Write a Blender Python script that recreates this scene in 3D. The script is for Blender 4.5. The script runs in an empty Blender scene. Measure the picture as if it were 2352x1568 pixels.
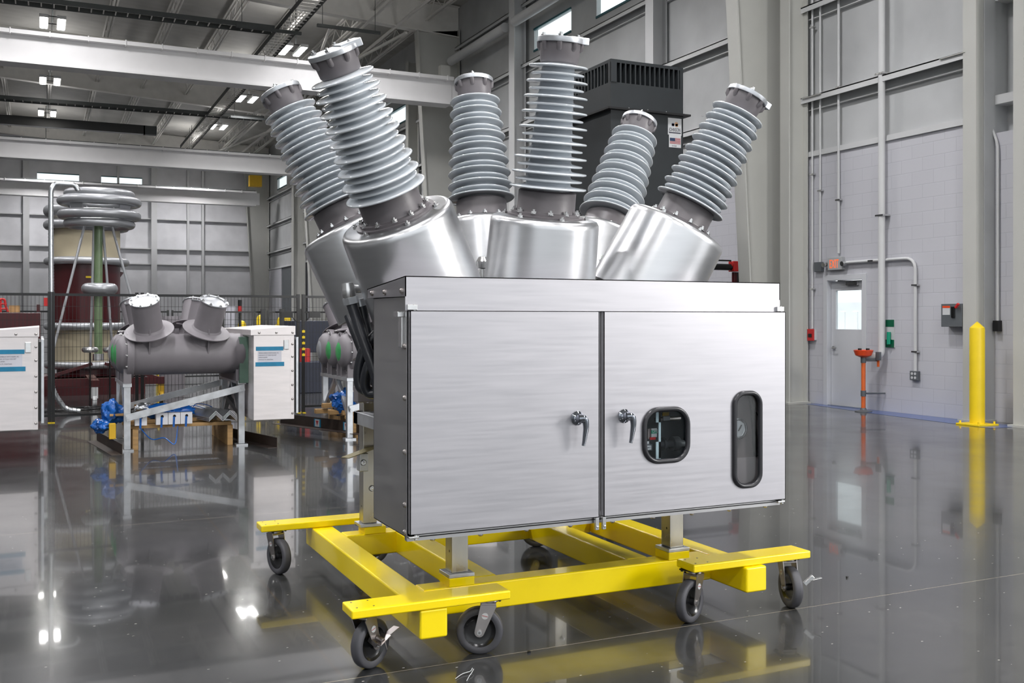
import bpy, math, random
from mathutils import Vector, Matrix
from mathutils.geometry import tessellate_polygon
random.seed(11)
sc = bpy.context.scene
COL = sc.collection
PI = math.pi
R = math.radians

# ------------------------------------------------------------------ camera
F = 2310.0; TH = math.atan2(1176 - 90, F); CS, SN = math.cos(TH), math.sin(TH); CH = 1.45; HOR = 731.0
cam_d = bpy.data.cameras.new('camera'); cam = bpy.data.objects.new('camera', cam_d); COL.objects.link(cam)
cam.location = (0, 0, CH); cam.rotation_euler = (PI / 2, 0, -TH)
cam_d.sensor_width = 36; cam_d.lens = 36 * F / 2352; cam_d.shift_y = -(784 - HOR) / 2352; cam_d.clip_end = 300
cam_d.clip_start = .05
sc.camera = cam

def onY(u, v, Y):            # point of the vertical plane y = Y seen at a place of the survey photograph
    k = (u - 1176) / F; d = Y / (CS - SN * k)
    return Vector((d * (SN + CS * k), Y, CH + (HOR - v) * d / F))
def onX(u, v, X):
    k = (u - 1176) / F; d = X / (SN + CS * k)
    return Vector((X, d * (CS - SN * k), CH + (HOR - v) * d / F))
def onZ(u, v, Z=0):
    d = (CH - Z) * F / (v - HOR); k = (u - 1176) / F
    return Vector((d * (SN + CS * k), d * (CS - SN * k), Z))

# ------------------------------------------------------------------ materials
def nt(name):
    m = bpy.data.materials.new(name); m.use_nodes = True
    t = m.node_tree; b = t.nodes['Principled BSDF']
    return m, t, b
def mat(name, col, rough=.5, metal=0., var=.06, scale=4., bump=0., bscale=60., stretch=None, rvar=0., spec=None, coat=0., emit=None, estr=0.):
    m, t, b = nt(name); N = t.nodes; L = t.links
    tc = N.new('ShaderNodeTexCoord'); mp = N.new('ShaderNodeMapping'); L.new(tc.outputs['Object'], mp.inputs[0])
    if stretch: mp.inputs['Scale'].default_value = stretch
    no = N.new('ShaderNodeTexNoise'); no.inputs['Scale'].default_value = scale; no.inputs['Detail'].default_value = 5
    L.new(mp.outputs[0], no.inputs['Vector'])
    cr = N.new('ShaderNodeValToRGB')
    cr.color_ramp.elements[0].position = .3; cr.color_ramp.elements[1].position = .7
    cr.color_ramp.elements[0].color = tuple(max(0, c * (1 - var)) for c in col) + (1,)
    cr.color_ramp.elements[1].color = tuple(min(1, c * (1 + var)) for c in col) + (1,)
    L.new(no.outputs['Fac'], cr.inputs[0]); L.new(cr.outputs[0], b.inputs['Base Color'])
    b.inputs['Metallic'].default_value = metal; b.inputs['Roughness'].default_value = rough
    if rvar:
        mr = N.new('ShaderNodeMapRange'); mr.inputs['To Min'].default_value = max(.02, rough - rvar); mr.inputs['To Max'].default_value = rough + rvar
        mr.inputs['From Min'].default_value = .3; mr.inputs['From Max'].default_value = .7
        L.new(no.outputs['Fac'], mr.inputs['Value']); L.new(mr.outputs[0], b.inputs['Roughness'])
    if spec is not None: b.inputs['Specular IOR Level'].default_value = spec
    if coat: b.inputs['Coat Weight'].default_value = coat; b.inputs['Coat Roughness'].default_value = .05
    if bump:
        n2 = N.new('ShaderNodeTexNoise'); n2.inputs['Scale'].default_value = bscale; n2.inputs['Detail'].default_value = 3
        L.new(mp.outputs[0], n2.inputs['Vector'])
        bp = N.new('ShaderNodeBump'); bp.inputs['Strength'].default_value = bump; bp.inputs['Distance'].default_value = .01
        L.new(n2.outputs['Fac'], bp.inputs['Height']); L.new(bp.outputs[0], b.inputs['Normal'])
    if emit: b.inputs['Emission Color'].default_value = emit + (1,); b.inputs['Emission Strength'].default_value = estr
    return m

MT = {}
MT['steel'] = mat('brushed_stainless', (.50, .49, .515), .44, 1., .05, 3., .003, 30, (1, 1, 22), .05)
MT['steel_side'] = mat('rolled_stainless', (.50, .495, .50), .40, 1., .05, 3., .01, 40, (1, 1, 6), .05)
MT['steel_pink'] = mat('dull_stainless', (.76, .72, .72), .48, .75, .06, 3., .05, 30, (1, 1, 8), .06)
MT['alu'] = mat('spun_aluminium', (.66, .665, .68), .31, 1., .03, 4., .0008, 36, (1, 1, 9), .02)
MT['galv'] = mat('galvanised_steel', (.62, .64, .67), .38, .85, .10, 14., .03, 60, None, .08)
MT['zinc'] = mat('zinc_hardware', (.70, .70, .70), .25, 1., .08, 20.)
MT['paint'] = mat('mauve_grey_paint', (.155, .142, .15), .42, 0., .05, 6., .03, 90)
MT['vessel'] = mat('primer_grey_paint', (.20, .185, .20), .5, 0., .07, 5., .03, 80)
MT['glaze'] = mat('grey_porcelain_glaze', (.64, .675, .71), .09, 0., .04, 3., 0, 60, None, 0, .7, .6)
MT['yellow'] = mat('yellow_gloss_paint', (1.0, .745, .001), .24, 0., .03, 3., .02, 25, None, 0, .5, .3)
MT['yellow_flat'] = mat('yellow_bollard_paint', (.86, .62, .01), .45, 0., .04, 5., .03, 60)
MT['rubber'] = mat('grey_rubber_tread', (.075, .075, .085), .55, 0., .08, 12., .03, 80)
MT['black'] = mat('black_gloss', (.006, .006, .0065), .3, 0., .1, 6.)
MT['hub'] = mat('black_wheel_hub', (.010, .010, .011), .22, 0., .1, 6.)
MT['hose'] = mat('black_hose', (.018, .02, .026), .35, 0., .1, 20., .05, 100)
MT['gasket'] = mat('black_rubber_gasket', (.02, .02, .024), .3, 0., .1, 20.)
MT['chrome'] = mat('chrome', (.30, .32, .36), .08, 1., .02, 5.)
MT['fork'] = mat('plated_fork_steel', (.42, .39, .38), .33, 1., .08, 10.)
MT['white_paint'] = mat('white_wall_paint', (.60, .605, .61), .6, 0., .025, 2., .02, 20)
MT['cream_paint'] = mat('cream_column_paint', (.50, .50, .47), .55, 0., .03, 2., .02, 20)
MT['beam_white'] = mat('white_beam_paint', (.82, .81, .815), .45, 0., .03, 2.)
MT['roof_grey'] = mat('joist_paint', (.78, .76, .72), .6, 0., .06, 3.)
MT['tray'] = mat('dark_tray_steel', (.045, .05, .05), .5, .3, .1, 5.)
MT['box_dark'] = mat('charcoal_enclosure_paint', (.020, .024, .027), .5, 0., .10, 3., .03, 30)
MT['box_black'] = mat('black_louvre', (.006, .006, .007), .6, 0., .1, 5.)
MT['toroid'] = mat('grey_toroid_aluminium', (.40, .41, .43), .38, .6, .05, 4.)
MT['beige'] = mat('beige_resin_tube', (.50, .44, .31), .4, 0., .04, 4.)
MT['maroon'] = mat('maroon_paint', (.055, .004, .006), .32, 0., .15, 4.)
MT['green_tube'] = mat('green_fibreglass_tube', (.16, .23, .12), .35, 0., .12, 9., .03, 60, (4, 4, 1))
MT['foil'] = mat('foil_duct', (.62, .64, .66), .28, 1., .08, 30., .2, 60)
MT['wood'] = mat('pine_timber', (.48, .29, .12), .65, 0., .22, 5., .05, 40, (1, 8, 8))
MT['brown_steel'] = mat('brown_primer_steel', (.05, .036, .03), .45, .3, .15, 8.)
MT['blue_plastic'] = mat('blue_polythene', (.01, .11, .42), .25, 0., .3, 9., .1, 20)
MT['white_block'] = mat('white_coated_block', (.74, .74, .77), .4, 0., .03, 6.)
MT['green_film'] = mat('green_cover', (.05, .33, .10), .3, 0., .3, 9., .1, 30)
MT['green_dark'] = mat('dull_green_panel', (.10, .17, .13), .5, 0., .15, 6.)
MT['tape'] = mat('blue_masking_tape', (.01, .20, .36), .5, 0., .12, 12.)
MT['paper'] = mat('printed_paper', (.62, .62, .68), .6, 0., .03, 8.)
MT['ink'] = mat('black_ink', (.03, .03, .05), .6, 0., .05, 8.)
MT['sign_white'] = mat('white_sign', (.60, .61, .62), .5, 0., .03, 8.)
MT['flag_red'] = mat('flag_red', (.42, .05, .06), .5, 0., .05, 8.)
MT['flag_blue'] = mat('flag_blue', (.02, .04, .10), .5, 0., .05, 8.)
MT['logo_blue'] = mat('logo_blue', (.25, .28, .42), .5, 0., .05, 8.)
MT['logo_orange'] = mat('logo_orange', (.62, .36, .20), .5, 0., .05, 8.)
MT['red'] = mat('red_plastic', (.55, .02, .02), .4, 0., .08, 8.)
MT['orange'] = mat('orange_red_plastic', (.80, .08, .02), .35, 0., .06, 8.)
MT['orange_pole'] = mat('orange_powder_coat', (.72, .14, .03), .4, 0., .06, 8.)
MT['green'] = mat('green_enamel', (.0, .30, .17), .4, 0., .05, 8.)
MT['dkgreen'] = mat('dark_green_print', (.0, .11, .05), .4, 0., .05, 8.)
MT['ltblue'] = mat('pale_blue_plate', (.50, .62, .66), .4, .2, .04, 8.)
MT['ygold'] = mat('caution_yellow', (.70, .42, .02), .5, 0., .05, 8.)
MT['grey_box'] = mat('grey_enclosure', (.11, .12, .13), .45, 0., .06, 6.)
MT['dark_int'] = mat('dark_cabinet_interior', (.03, .04, .045), .5, .3, .2, 7.)
MT['brownish'] = mat('brown_grey_interior', (.40, .33, .32), .5, 0., .15, 5.)
MT['door_white'] = mat('white_door_paint', (.62, .63, .66), .35, 0., .02, 3.)
MT['exit_face'] = mat('exit_letters', (.9, .12, .03), .4, 0., .02, 5., emit=(1., .16, .03), estr=.8)
MT['lamp'] = mat('lamp_diffuser', (.95, .95, .95), .4, 0., .01, 5., emit=(1., .97, .92), estr=30.)
MT['exit_box'] = mat('exit_sign_housing', (.42, .43, .44), .5, 0., .03, 8.)
MT['leg_steel'] = mat('worn_zinc_leg', (.50, .48, .43), .3, 1., .15, 9., .02, 50, (1, 1, .4), .08)
MT['partition'] = mat('pinkish_partition', (.66, .56, .56), .45, 0., .08, 6.)
MT['blue_line'] = mat('blue_floor_paint', (.05, .10, .30), .2, 0., .12, 3.)
MT['navy'] = mat('navy_panel', (.015, .02, .04), .45, 0., .1, 6.)
MT['teal'] = mat('teal_window_frame', (.01, .10, .12), .4, 0., .05, 6.)
MT['outside'] = mat('outside_metal_siding', (.85, .86, .86), .6, 0., .03, 3.)
MT['brass'] = mat('dull_brass', (.22, .19, .10), .4, .6, .1, 8.)
MT['caution'] = mat('amber_glass', (.5, .3, .02), .3, 0., .1, 8.)

def glass_mat(name, tint, refl):
    m, t, b = nt(name); N = t.nodes; L = t.links; N.remove(b)
    out = N['Material Output']; tr = N.new('ShaderNodeBsdfTransparent'); gl = N.new('ShaderNodeBsdfGlossy'); mx = N.new('ShaderNodeMixShader')
    lw = N.new('ShaderNodeLayerWeight'); lw.inputs[0].default_value = .5
    pw = N.new('ShaderNodeMath'); pw.operation = 'POWER'; pw.inputs[1].default_value = 8; ma = N.new('ShaderNodeMath'); ma.operation = 'MULTIPLY_ADD'; ma.inputs[1].default_value = .35; ma.inputs[2].default_value = refl
    L.new(lw.outputs['Facing'], pw.inputs[0]); L.new(pw.outputs[0], ma.inputs[0])
    tr.inputs[0].default_value = tint + (1,); gl.inputs['Roughness'].default_value = .03
    L.new(ma.outputs[0], mx.inputs[0]); L.new(tr.outputs[0], mx.inputs[1]); L.new(gl.outputs[0], mx.inputs[2]); L.new(mx.outputs[0], out.inputs[0])
    return m
MT['glass'] = glass_mat('clear_glass', (.95, .98, .98), .03)
MT['glass_dark'] = glass_mat('cabinet_glass', (.92, .94, .95), .03)

def floor_mat():
    m, t, b = nt('polished_concrete'); N = t.nodes; L = t.links
    tc = N.new('ShaderNodeTexCoord')
    def noise(s, d=6, r=.55):
        n = N.new('ShaderNodeTexNoise'); n.inputs['Scale'].default_value = s; n.inputs['Detail'].default_value = d; n.inputs['Roughness'].default_value = r
        L.new(tc.outputs['Object'], n.inputs['Vector']); return n
    def ramp(src, p0, c0, p1, c1):
        r = N.new('ShaderNodeValToRGB'); r.color_ramp.elements[0].position = p0; r.color_ramp.elements[1].position = p1
        r.color_ramp.elements[0].color = c0; r.color_ramp.elements[1].color = c1; L.new(src, r.inputs[0]); return r
    def mix(f, a, c, mode='MIX'):
        x = N.new('ShaderNodeMix'); x.data_type = 'RGBA'; x.blend_type = mode
        if isinstance(f, float): x.inputs[0].default_value = f
        else: L.new(f, x.inputs[0])
        for i, s in ((6, a), (7, c)):
            if isinstance(s, tuple): x.inputs[i].default_value = s
            else: L.new(s, x.inputs[i])
        return x.outputs[2]
    big = ramp(noise(.55, 4).outputs['Fac'], .35, (.030, .032, .034, 1), .65, (.055, .055, .054, 1))
    fine = ramp(noise(16, 6, .7).outputs['Fac'], .3, (.72, .72, .72, 1), .7, (1.2, 1.2, 1.2, 1))
    col = mix(1., big.outputs[0], fine.outputs[0], 'MULTIPLY')
    # pale grit trodden into the surface
    vo = N.new('ShaderNodeTexVoronoi'); vo.inputs['Scale'].default_value = 11; vo.inputs['Randomness'].default_value = 1
    mp = N.new('ShaderNodeMapping'); mp.inputs['Scale'].default_value = (1, 1.7, 1); mp.inputs['Rotation'].default_value = (0, 0, .5)
    L.new(tc.outputs['Object'], mp.inputs[0])
    wn = N.new('ShaderNodeTexNoise'); wn.inputs['Scale'].default_value = 30; L.new(mp.outputs[0], wn.inputs['Vector'])
    L.new(mp.outputs[0], vo.inputs['Vector'])
    sp = ramp(vo.outputs['Distance'], .05, (1, 1, 1, 1), .075, (0, 0, 0, 1))
    sel = ramp(noise(2.3, 2).outputs['Fac'], .44, (0, 0, 0, 1), .52, (1, 1, 1, 1))
    spm = N.new('ShaderNodeMath'); spm.operation = 'MULTIPLY'; L.new(sp.outputs[0], spm.inputs[0]); L.new(sel.outputs[0], spm.inputs[1])
    col = mix(spm.outputs[0], col, (.45, .43, .39, 1))
    # saw-cut joints
    sx = N.new('ShaderNodeSeparateXYZ'); L.new(tc.outputs['Object'], sx.inputs[0])
    def joint(axis, off, per):
        a = N.new('ShaderNodeMath'); a.operation = 'SUBTRACT'; L.new(sx.outputs[axis], a.inputs[0]); a.inputs[1].default_value = off - per * 40 - per / 2
        c = N.new('ShaderNodeMath'); c.operation = 'MODULO'; L.new(a.outputs[0], c.inputs[0]); c.inputs[1].default_value = per
        d = N.new('ShaderNodeMath'); d.operation = 'SUBTRACT'; L.new(c.outputs[0], d.inputs[0]); d.inputs[1].default_value = per / 2
        e = N.new('ShaderNodeMath'); e.operation = 'ABSOLUTE'; L.new(d.outputs[0], e.inputs[0])
        f = N.new('ShaderNodeMath'); f.operation = 'LESS_THAN'; L.new(e.outputs[0], f.inputs[0]); f.inputs[1].default_value = .0035; return f
    j1 = joint('X', 2.11, 4.6); j2 = joint('Y', 3.79, 3.6)
    col = mix(j1.outputs[0], col, (.085, .065, .045, 1)); col = mix(j2.outputs[0], col, (.22, .19, .15, 1))
    L.new(col, b.inputs['Base Color'])
    rr = N.new('ShaderNodeMapRange'); L.new(noise(1.2, 5).outputs['Fac'], rr.inputs['Value'])
    rr.inputs['From Min'].default_value = .3; rr.inputs['From Max'].default_value = .7; rr.inputs['To Min'].default_value = .10; rr.inputs['To Max'].default_value = .24
    b.inputs['Coat Weight'].default_value = .45; b.inputs['Coat Roughness'].default_value = .03
    L.new(rr.outputs[0], b.inputs['Roughness']); b.inputs['Specular IOR Level'].default_value = .5
    bp = N.new('ShaderNodeBump'); bp.inputs['Strength'].default_value = .05; bp.inputs['Distance'].default_value = .01
    L.new(noise(2.2, 3).outputs['Fac'], bp.inputs['Height']); L.new(bp.outputs[0], b.inputs['Normal'])
    return m
MT['floor'] = floor_mat()

def block_mat():
    m, t, b = nt('painted_concrete_block'); N = t.nodes; L = t.links
    tc = N.new('ShaderNodeTexCoord'); sx = N.new('ShaderNodeSeparateXYZ'); cb = N.new('ShaderNodeCombineXYZ')
    L.new(tc.outputs['Object'], sx.inputs[0]); L.new(sx.outputs['Y'], cb.inputs['X']); L.new(sx.outputs['Z'], cb.inputs['Y'])
    br = N.new('ShaderNodeTexBrick'); L.new(cb.outputs[0], br.inputs['Vector'])
    br.inputs['Scale'].default_value = 1; br.inputs['Brick Width'].default_value = .406; br.inputs['Row Height'].default_value = .203
    br.inputs['Mortar Size'].default_value = .006; br.inputs['Mortar Smooth'].default_value = .4
    br.inputs['Color1'].default_value = (.56, .56, .60, 1); br.inputs['Color2'].default_value = (.55, .55, .59, 1); br.inputs['Mortar'].default_value = (.485, .485, .525, 1)
    L.new(br.outputs['Color'], b.inputs['Base Color']); b.inputs['Roughness'].default_value = .5
    iv = N.new('ShaderNodeMath'); iv.operation = 'SUBTRACT'; iv.inputs[0].default_value = 1; L.new(br.outputs['Fac'], iv.inputs[1])
    bp = N.new('ShaderNodeBump'); bp.inputs['Strength'].default_value = .3; bp.inputs['Distance'].default_value = .004
    L.new(iv.outputs[0], bp.inputs['Height']); L.new(bp.outputs[0], b.inputs['Normal'])
    return m
MT['block'] = block_mat()
def ribbed(name, col, axis, per, strength, rough=.6, dist=.02):
    m, t, b = nt(name); N = t.nodes; L = t.links
    tc = N.new('ShaderNodeTexCoord'); w = N.new('ShaderNodeTexWave'); w.wave_type = 'BANDS'; w.bands_direction = axis; w.wave_profile = 'SIN'
    w.inputs['Scale'].default_value = .314 / per; w.inputs['Distortion'].default_value = 0
    L.new(tc.outputs['Object'], w.inputs['Vector'])
    no = N.new('ShaderNodeTexNoise'); no.inputs['Scale'].default_value = .9; no.inputs['Detail'].default_value = 6; L.new(tc.outputs['Object'], no.inputs['Vector'])
    cr = N.new('ShaderNodeValToRGB'); cr.color_ramp.elements[0].color = tuple(c * .86 for c in col) + (1,); cr.color_ramp.elements[1].color = tuple(min(1, c * 1.1) for c in col) + (1,)
    cr.color_ramp.elements[0].position = .3; cr.color_ramp.elements[1].position = .7
    L.new(no.outputs['Fac'], cr.inputs[0]); L.new(cr.outputs[0], b.inputs['Base Color']); b.inputs['Roughness'].default_value = rough
    bp = N.new('ShaderNodeBump'); bp.inputs['Strength'].default_value = strength; bp.inputs['Distance'].default_value = dist
    L.new(w.outputs['Fac'], bp.inputs['Height']); L.new(bp.outputs[0], b.inputs['Normal']); return m
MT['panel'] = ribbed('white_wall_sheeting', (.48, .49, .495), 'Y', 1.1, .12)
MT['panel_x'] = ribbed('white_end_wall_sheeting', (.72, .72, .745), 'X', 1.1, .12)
MT['deck'] = ribbed('roof_deck', (.50, .49, .46), 'Y', .45, .5)
MT['cladding'] = ribbed('outside_container_cladding', (.93, .94, .95), 'Y', .45, .9)

# ------------------------------------------------------------------ mesh builder
def basis(ax, ref=None):
    a = Vector(ax).normalized(); r = Vector(ref) if ref is not None else (Vector((0, 0, 1)) if abs(a.z) < .9 else Vector((1, 0, 0)))
    x = (r - a * r.dot(a)).normalized(); y = a.cross(x); return x, y, a
class MB:
    def __init__(s, T=None): s.v = []; s.f = []; s.sm = []; s.T = T
    def add(s, vs, fs, smooth=False):
        o = len(s.v)
        for p in vs: s.v.append(s.T @ Vector(p) if s.T else Vector(p))
        for f in fs: s.f.append([i + o for i in f]); s.sm.append(smooth)
        return s
    def box(s, x0, x1, y0, y1, z0, z1):
        return s.add([(x, y, z) for z in (z0, z1) for y in (y0, y1) for x in (x0, x1)],
                     [(0, 2, 3, 1), (4, 5, 7, 6), (0, 1, 5, 4), (2, 6, 7, 3), (0, 4, 6, 2), (1, 3, 7, 5)])
    def bar(s, p0, p1, w, h, ref=(0, 0, 1)):     # w across, h along ref
        p0 = Vector(p0); p1 = Vector(p1); x, y, a = basis(p1 - p0, ref)
        vs = [p + x * (h / 2 * i) + y * (w / 2 * j) for p in (p0, p1) for i in (-1, 1) for j in (-1, 1)]
        return s.add(vs, [(0, 1, 3, 2), (4, 6, 7, 5), (0, 4, 5, 1), (2, 3, 7, 6), (0, 2, 6, 4), (1, 5, 7, 3)])
    def lathe(s, prof, o=(0, 0, 0), ax=(0, 0, 1), n=32, smooth=True, ref=None):
        x, y, a = basis(ax, ref); o = Vector(o); vs = []; fs = []; rows = []
        for r, z in prof:
            if r < 1e-6: rows.append([len(vs)]); vs.append(o + a * z)
            else:
                rows.append(list(range(len(vs), len(vs) + n)))
                for k in range(n):
                    t = 2 * PI * k / n; vs.append(o + a * z + x * (r * math.cos(t)) + y * (r * math.sin(t)))
        for A, B in zip(rows, rows[1:]):
            if len(A) == 1 and len(B) == 1: continue
            for k in range(n):
                k2 = (k + 1) % n
                if len(A) == 1: fs.append((A[0], B[k2], B[k]))
                elif len(B) == 1: fs.append((A[k], A[k2], B[0]))
                else: fs.append((A[k], A[k2], B[k2], B[k]))
        return s.add(vs, fs, smooth)
    def cyl(s, p0, p1, r, r1=None, n=24, caps=True, smooth=True):
        p0 = Vector(p0); p1 = Vector(p1); L = (p1 - p0).length; r1 = r if r1 is None else r1
        pr = [(r, 0), (r1, L)]
        if caps: pr = [(0, 0)] + pr + [(0, L)]
        return s.lathe(pr, p0, p1 - p0, n, smooth)
    def tube(s, pts, r, n=12, caps=True):
        pts = [Vector(p) for p in pts]; vs = []; fs = []; x = None
        for i, p in enumerate(pts):
            t = (pts[min(i + 1, len(pts) - 1)] - pts[max(i - 1, 0)]).normalized()
            if x is None: x, y, _ = basis(t)
            x = (x - t * x.dot(t)).normalized(); y = t.cross(x)
            rr = r(i) if callable(r) else r
            for k in range(n):
                a = 2 * PI * k / n; vs.append(p + x * (rr * math.cos(a)) + y * (rr * math.sin(a)))
        for i in range(len(pts) - 1):
            for k in range(n):
                k2 = (k + 1) % n; fs.append((i * n + k, i * n + k2, (i + 1) * n + k2, (i + 1) * n + k))
        if caps: fs.append(tuple(range(n - 1, -1, -1))); fs.append(tuple((len(pts) - 1) * n + k for k in range(n)))
        return s.add(vs, fs, True)
    def torus(s, c, ax, RR, r, n=48, m=14):
        x, y, a = basis(ax); c = Vector(c); vs = []; fs = []
        for i in range(n):
            t = 2 * PI * i / n; d = x * math.cos(t) + y * math.sin(t)
            for j in range(m):
                q = 2 * PI * j / m; vs.append(c + d * (RR + r * math.cos(q)) + a * (r * math.sin(q)))
        for i in range(n):
            for j in range(m):
                i2 = (i + 1) % n; j2 = (j + 1) % m; fs.append((i * m + j, i2 * m + j, i2 * m + j2, i * m + j2))
        return s.add(vs, fs, True)
    def plate(s, outer, holes, to3, depth):       # outline with holes, extruded along depth
        loops = [outer] + holes
        tris = tessellate_polygon([[Vector((a, b, 0)) for a, b in l] for l in loops])
        flat = [p for l in loops for p in l]; n = len(flat); D = Vector(depth)
        vs = [Vector(to3(a, b)) for a, b in flat]; vs += [p + D for p in vs]
        fs = [tuple(t) for t in tris] + [tuple(i + n for i in reversed(t)) for t in tris]
        o = 0
        for l in loops:
            for k in range(len(l)):
                a, b = o + k, o + (k + 1) % len(l); fs.append((a, b, b + n, a + n))
            o += len(l)
        return s.add(vs, fs)
    def build(s, name, m, parent=None, bevel=0., sharp=35, seg=2, mods=True):
        me = bpy.data.meshes.new(name)
        if parent is None:
            xs = [p.x for p in s.v]; ys = [p.y for p in s.v]; zs = [p.z for p in s.v]
            o = Vector(((min(xs) + max(xs)) / 2, (min(ys) + max(ys)) / 2, min(zs)))
        else: o = rootloc(parent)
        me.from_pydata([tuple(p - o) for p in s.v], [], s.f); me.materials.append(m if not isinstance(m, str) else MT[m])
        import bmesh
        bm = bmesh.new(); bm.from_mesh(me); bmesh.ops.recalc_face_normals(bm, faces=bm.faces); bm.to_mesh(me); bm.free()
        for i, p in enumerate(me.polygons): p.use_smooth = True if bevel else s.sm[i]
        me.set_sharp_from_angle(angle=R(sharp))
        ob = bpy.data.objects.new(name, me); COL.objects.link(ob)
        if parent is None: ob.location = o
        else: ob.parent = parent
        if bevel:
            b = ob.modifiers.new('bevel', 'BEVEL'); b.width = bevel; b.segments = seg; b.limit_method = 'ANGLE'; b.angle_limit = R(40); b.harden_normals = True
        return ob
def rootloc(o):
    while o.parent: o = o.parent
    return Vector(o.location)
def kids(o): return [c for c in bpy.data.objects if c.parent == o]
def copy_tree(o, parent=None, km=None):
    if km is None:
        km = {}
        for x in bpy.data.objects:
            if x.parent: km.setdefault(x.parent.name, []).append(x)
    c = o.copy(); COL.objects.link(c); c.parent = parent
    for ch in km.get(o.name, []): copy_tree(ch, c, km)
    return c
def tag(o, label, cat=None, group=None, kind=None):
    o['label'] = label
    if cat: o['category'] = cat
    if group: o['group'] = group
    if kind: o['kind'] = kind
    return o
def thing(name, loc, label, cat, group=None):
    o = bpy.data.objects.new(name, None); COL.objects.link(o); o.location = loc; o.empty_display_size = .1
    return tag(o, label, cat, group)
def struct(o, label, cat='building part', group=None): return tag(o, label, cat, group, 'structure')
def inst(me, name, parent, p, ax=(0, 0, 1)):       # a shared small mesh placed at world point p
    ob = bpy.data.objects.new(name, me); COL.objects.link(ob); ob.parent = parent
    x, y, a = basis(ax); M = Matrix((x, y, a)).transposed().to_4x4(); M.translation = Vector(p) - rootloc(parent); ob.matrix_local = M
    return ob
def proto_mesh(mb, name, m, sharp=35):
    o = mb.build(name, m, None, 0, sharp); me = o.data; off = Vector(o.location)
    for v in me.vertices: v.co += off
    bpy.data.objects.remove(o); return me
def text(body, size, name, m, parent, M, depth=.001, align='LEFT', xs=1.):
    cu = bpy.data.curves.new(name, 'FONT'); cu.body = body; cu.size = size; cu.extrude = depth; cu.align_x = align; cu.resolution_u = 2
    t = bpy.data.objects.new(name, cu); COL.objects.link(t)
    dg = bpy.context.evaluated_depsgraph_get(); dg.update(); me = bpy.data.meshes.new_from_object(t.evaluated_get(dg)); bpy.data.objects.remove(t)
    me.transform(M @ Matrix.Diagonal((xs, 1, 1, 1)))
    me.transform(Matrix.Translation(-rootloc(parent)) if parent else Matrix.Identity(4))
    me.materials.clear(); me.materials.append(MT[m]); o = bpy.data.objects.new(name, me); COL.objects.link(o); o.parent = parent
    return o
def face_negY(x, y, z): return Matrix.Translation((x, y, z)) @ Matrix.Rotation(PI / 2, 4, 'X')                 # reads left to right along +x
def face_negX(x, y, z): return Matrix.Translation((x, y, z)) @ Matrix.Rotation(-PI / 2, 4, 'Z') @ Matrix.Rotation(PI / 2, 4, 'X')   # reads along -y
def rrect(x0, x1, z0, z1, r, n=8):
    pts = []
    for cx, cz, a0 in ((x1 - r, z1 - r, 0), (x0 + r, z1 - r, 90), (x0 + r, z0 + r, 180), (x1 - r, z0 + r, 270)):
        for k in range(n + 1):
            a = R(a0 + 90 * k / n); pts.append((cx + r * math.cos(a), cz + r * math.sin(a)))
    return pts
def bend(pts, r=.1, n=6):        # rounded polyline
    pts = [Vector(p) for p in pts]; out = [pts[0]]
    for a, b, c in zip(pts, pts[1:], pts[2:]):
        u = (a - b).normalized(); w = (c - b).normalized(); rr = min(r, (a - b).length * .45, (c - b).length * .45)
        for k in range(n + 1):
            t = k / n; out.append((b + u * rr) * (1 - t) ** 2 + b * 2 * t * (1 - t) + (b + w * rr) * t * t)
    out.append(pts[-1]); return out
def spline(pts, n=8):
    P = [Vector(p) for p in pts]; P = [2 * P[0] - P[1]] + P + [2 * P[-1] - P[-2]]; out = []
    for i in range(1, len(P) - 2):
        for k in range(n):
            t = k / n; a, b, c, d = P[i - 1:i + 3]
            out.append(.5 * ((2 * b) + (c - a) * t + (2 * a - 5 * b + 4 * c - d) * t * t + (-a + 3 * b - 3 * c + d) * t ** 3))
    out.append(P[-2]); return out
BOLT = proto_mesh(MB().lathe([(0, 0), (.0135, 0), (.0135, .010), (0, .010)], n=6, smooth=False).lathe([(.0065, .010), (.0065, .019), (0, .020)], n=10).lathe([(.018, -.003), (.018, .0), (.0135, .0)], n=14), 'bolt', 'zinc')
BOLT_DK = proto_mesh(MB().lathe([(0, 0), (.0115, 0), (.0115, .007), (.006, .012), (0, .012)], n=10).lathe([(.015, -.002), (.015, .001), (.0115, .001)], n=14), 'bolt', 'fork')

# ================================================================== THE HALL
XW = 11.95; XN = 12.15; YB = 59.0; YF = -12.0; XL = -16.0
def roofz(x): return 11.35 + .056 * (10.3 - x)
struct(MB().box(XL, 14, YF - 4, YB + .5, -.3, 0).build('floor', 'floor'), 'dark polished concrete floor with saw cut joints', 'floor')
# right wall: painted block below, sheeting above with clerestory windows
DY0, DY1 = 12.17, 13.02                                         # personnel door opening
to = lambda X: (lambda a, b: (X, a, b))
BT = 4.22
o = MB().plate([(9.93, 0), (DY0, 0), (DY0, 2.11), (DY1, 2.11), (DY1, 0), (49, 0), (49, BT), (9.93, BT)], [], to(XW), (.2, 0, 0)).build('wall_right', 'block')
struct(o, 'white painted concrete block wall on the right behind the eyewash', 'wall')
struct(MB().box(XW, XW + .2, 55, YB, 0, BT).build('wall_right', 'block'), 'far stretch of white block wall beyond the dark doorway', 'wall')
wins = [(22.05, 24.13), (18.72, 20.8), (34.5, 36.6), (37.9, 40), (53.9, 56.2)]
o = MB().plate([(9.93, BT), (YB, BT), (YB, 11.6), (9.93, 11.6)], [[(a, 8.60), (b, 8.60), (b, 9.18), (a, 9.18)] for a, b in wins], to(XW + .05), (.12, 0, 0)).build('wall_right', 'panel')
struct(o, 'white metal sheeting above the block wall with clerestory windows', 'wall')
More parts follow.
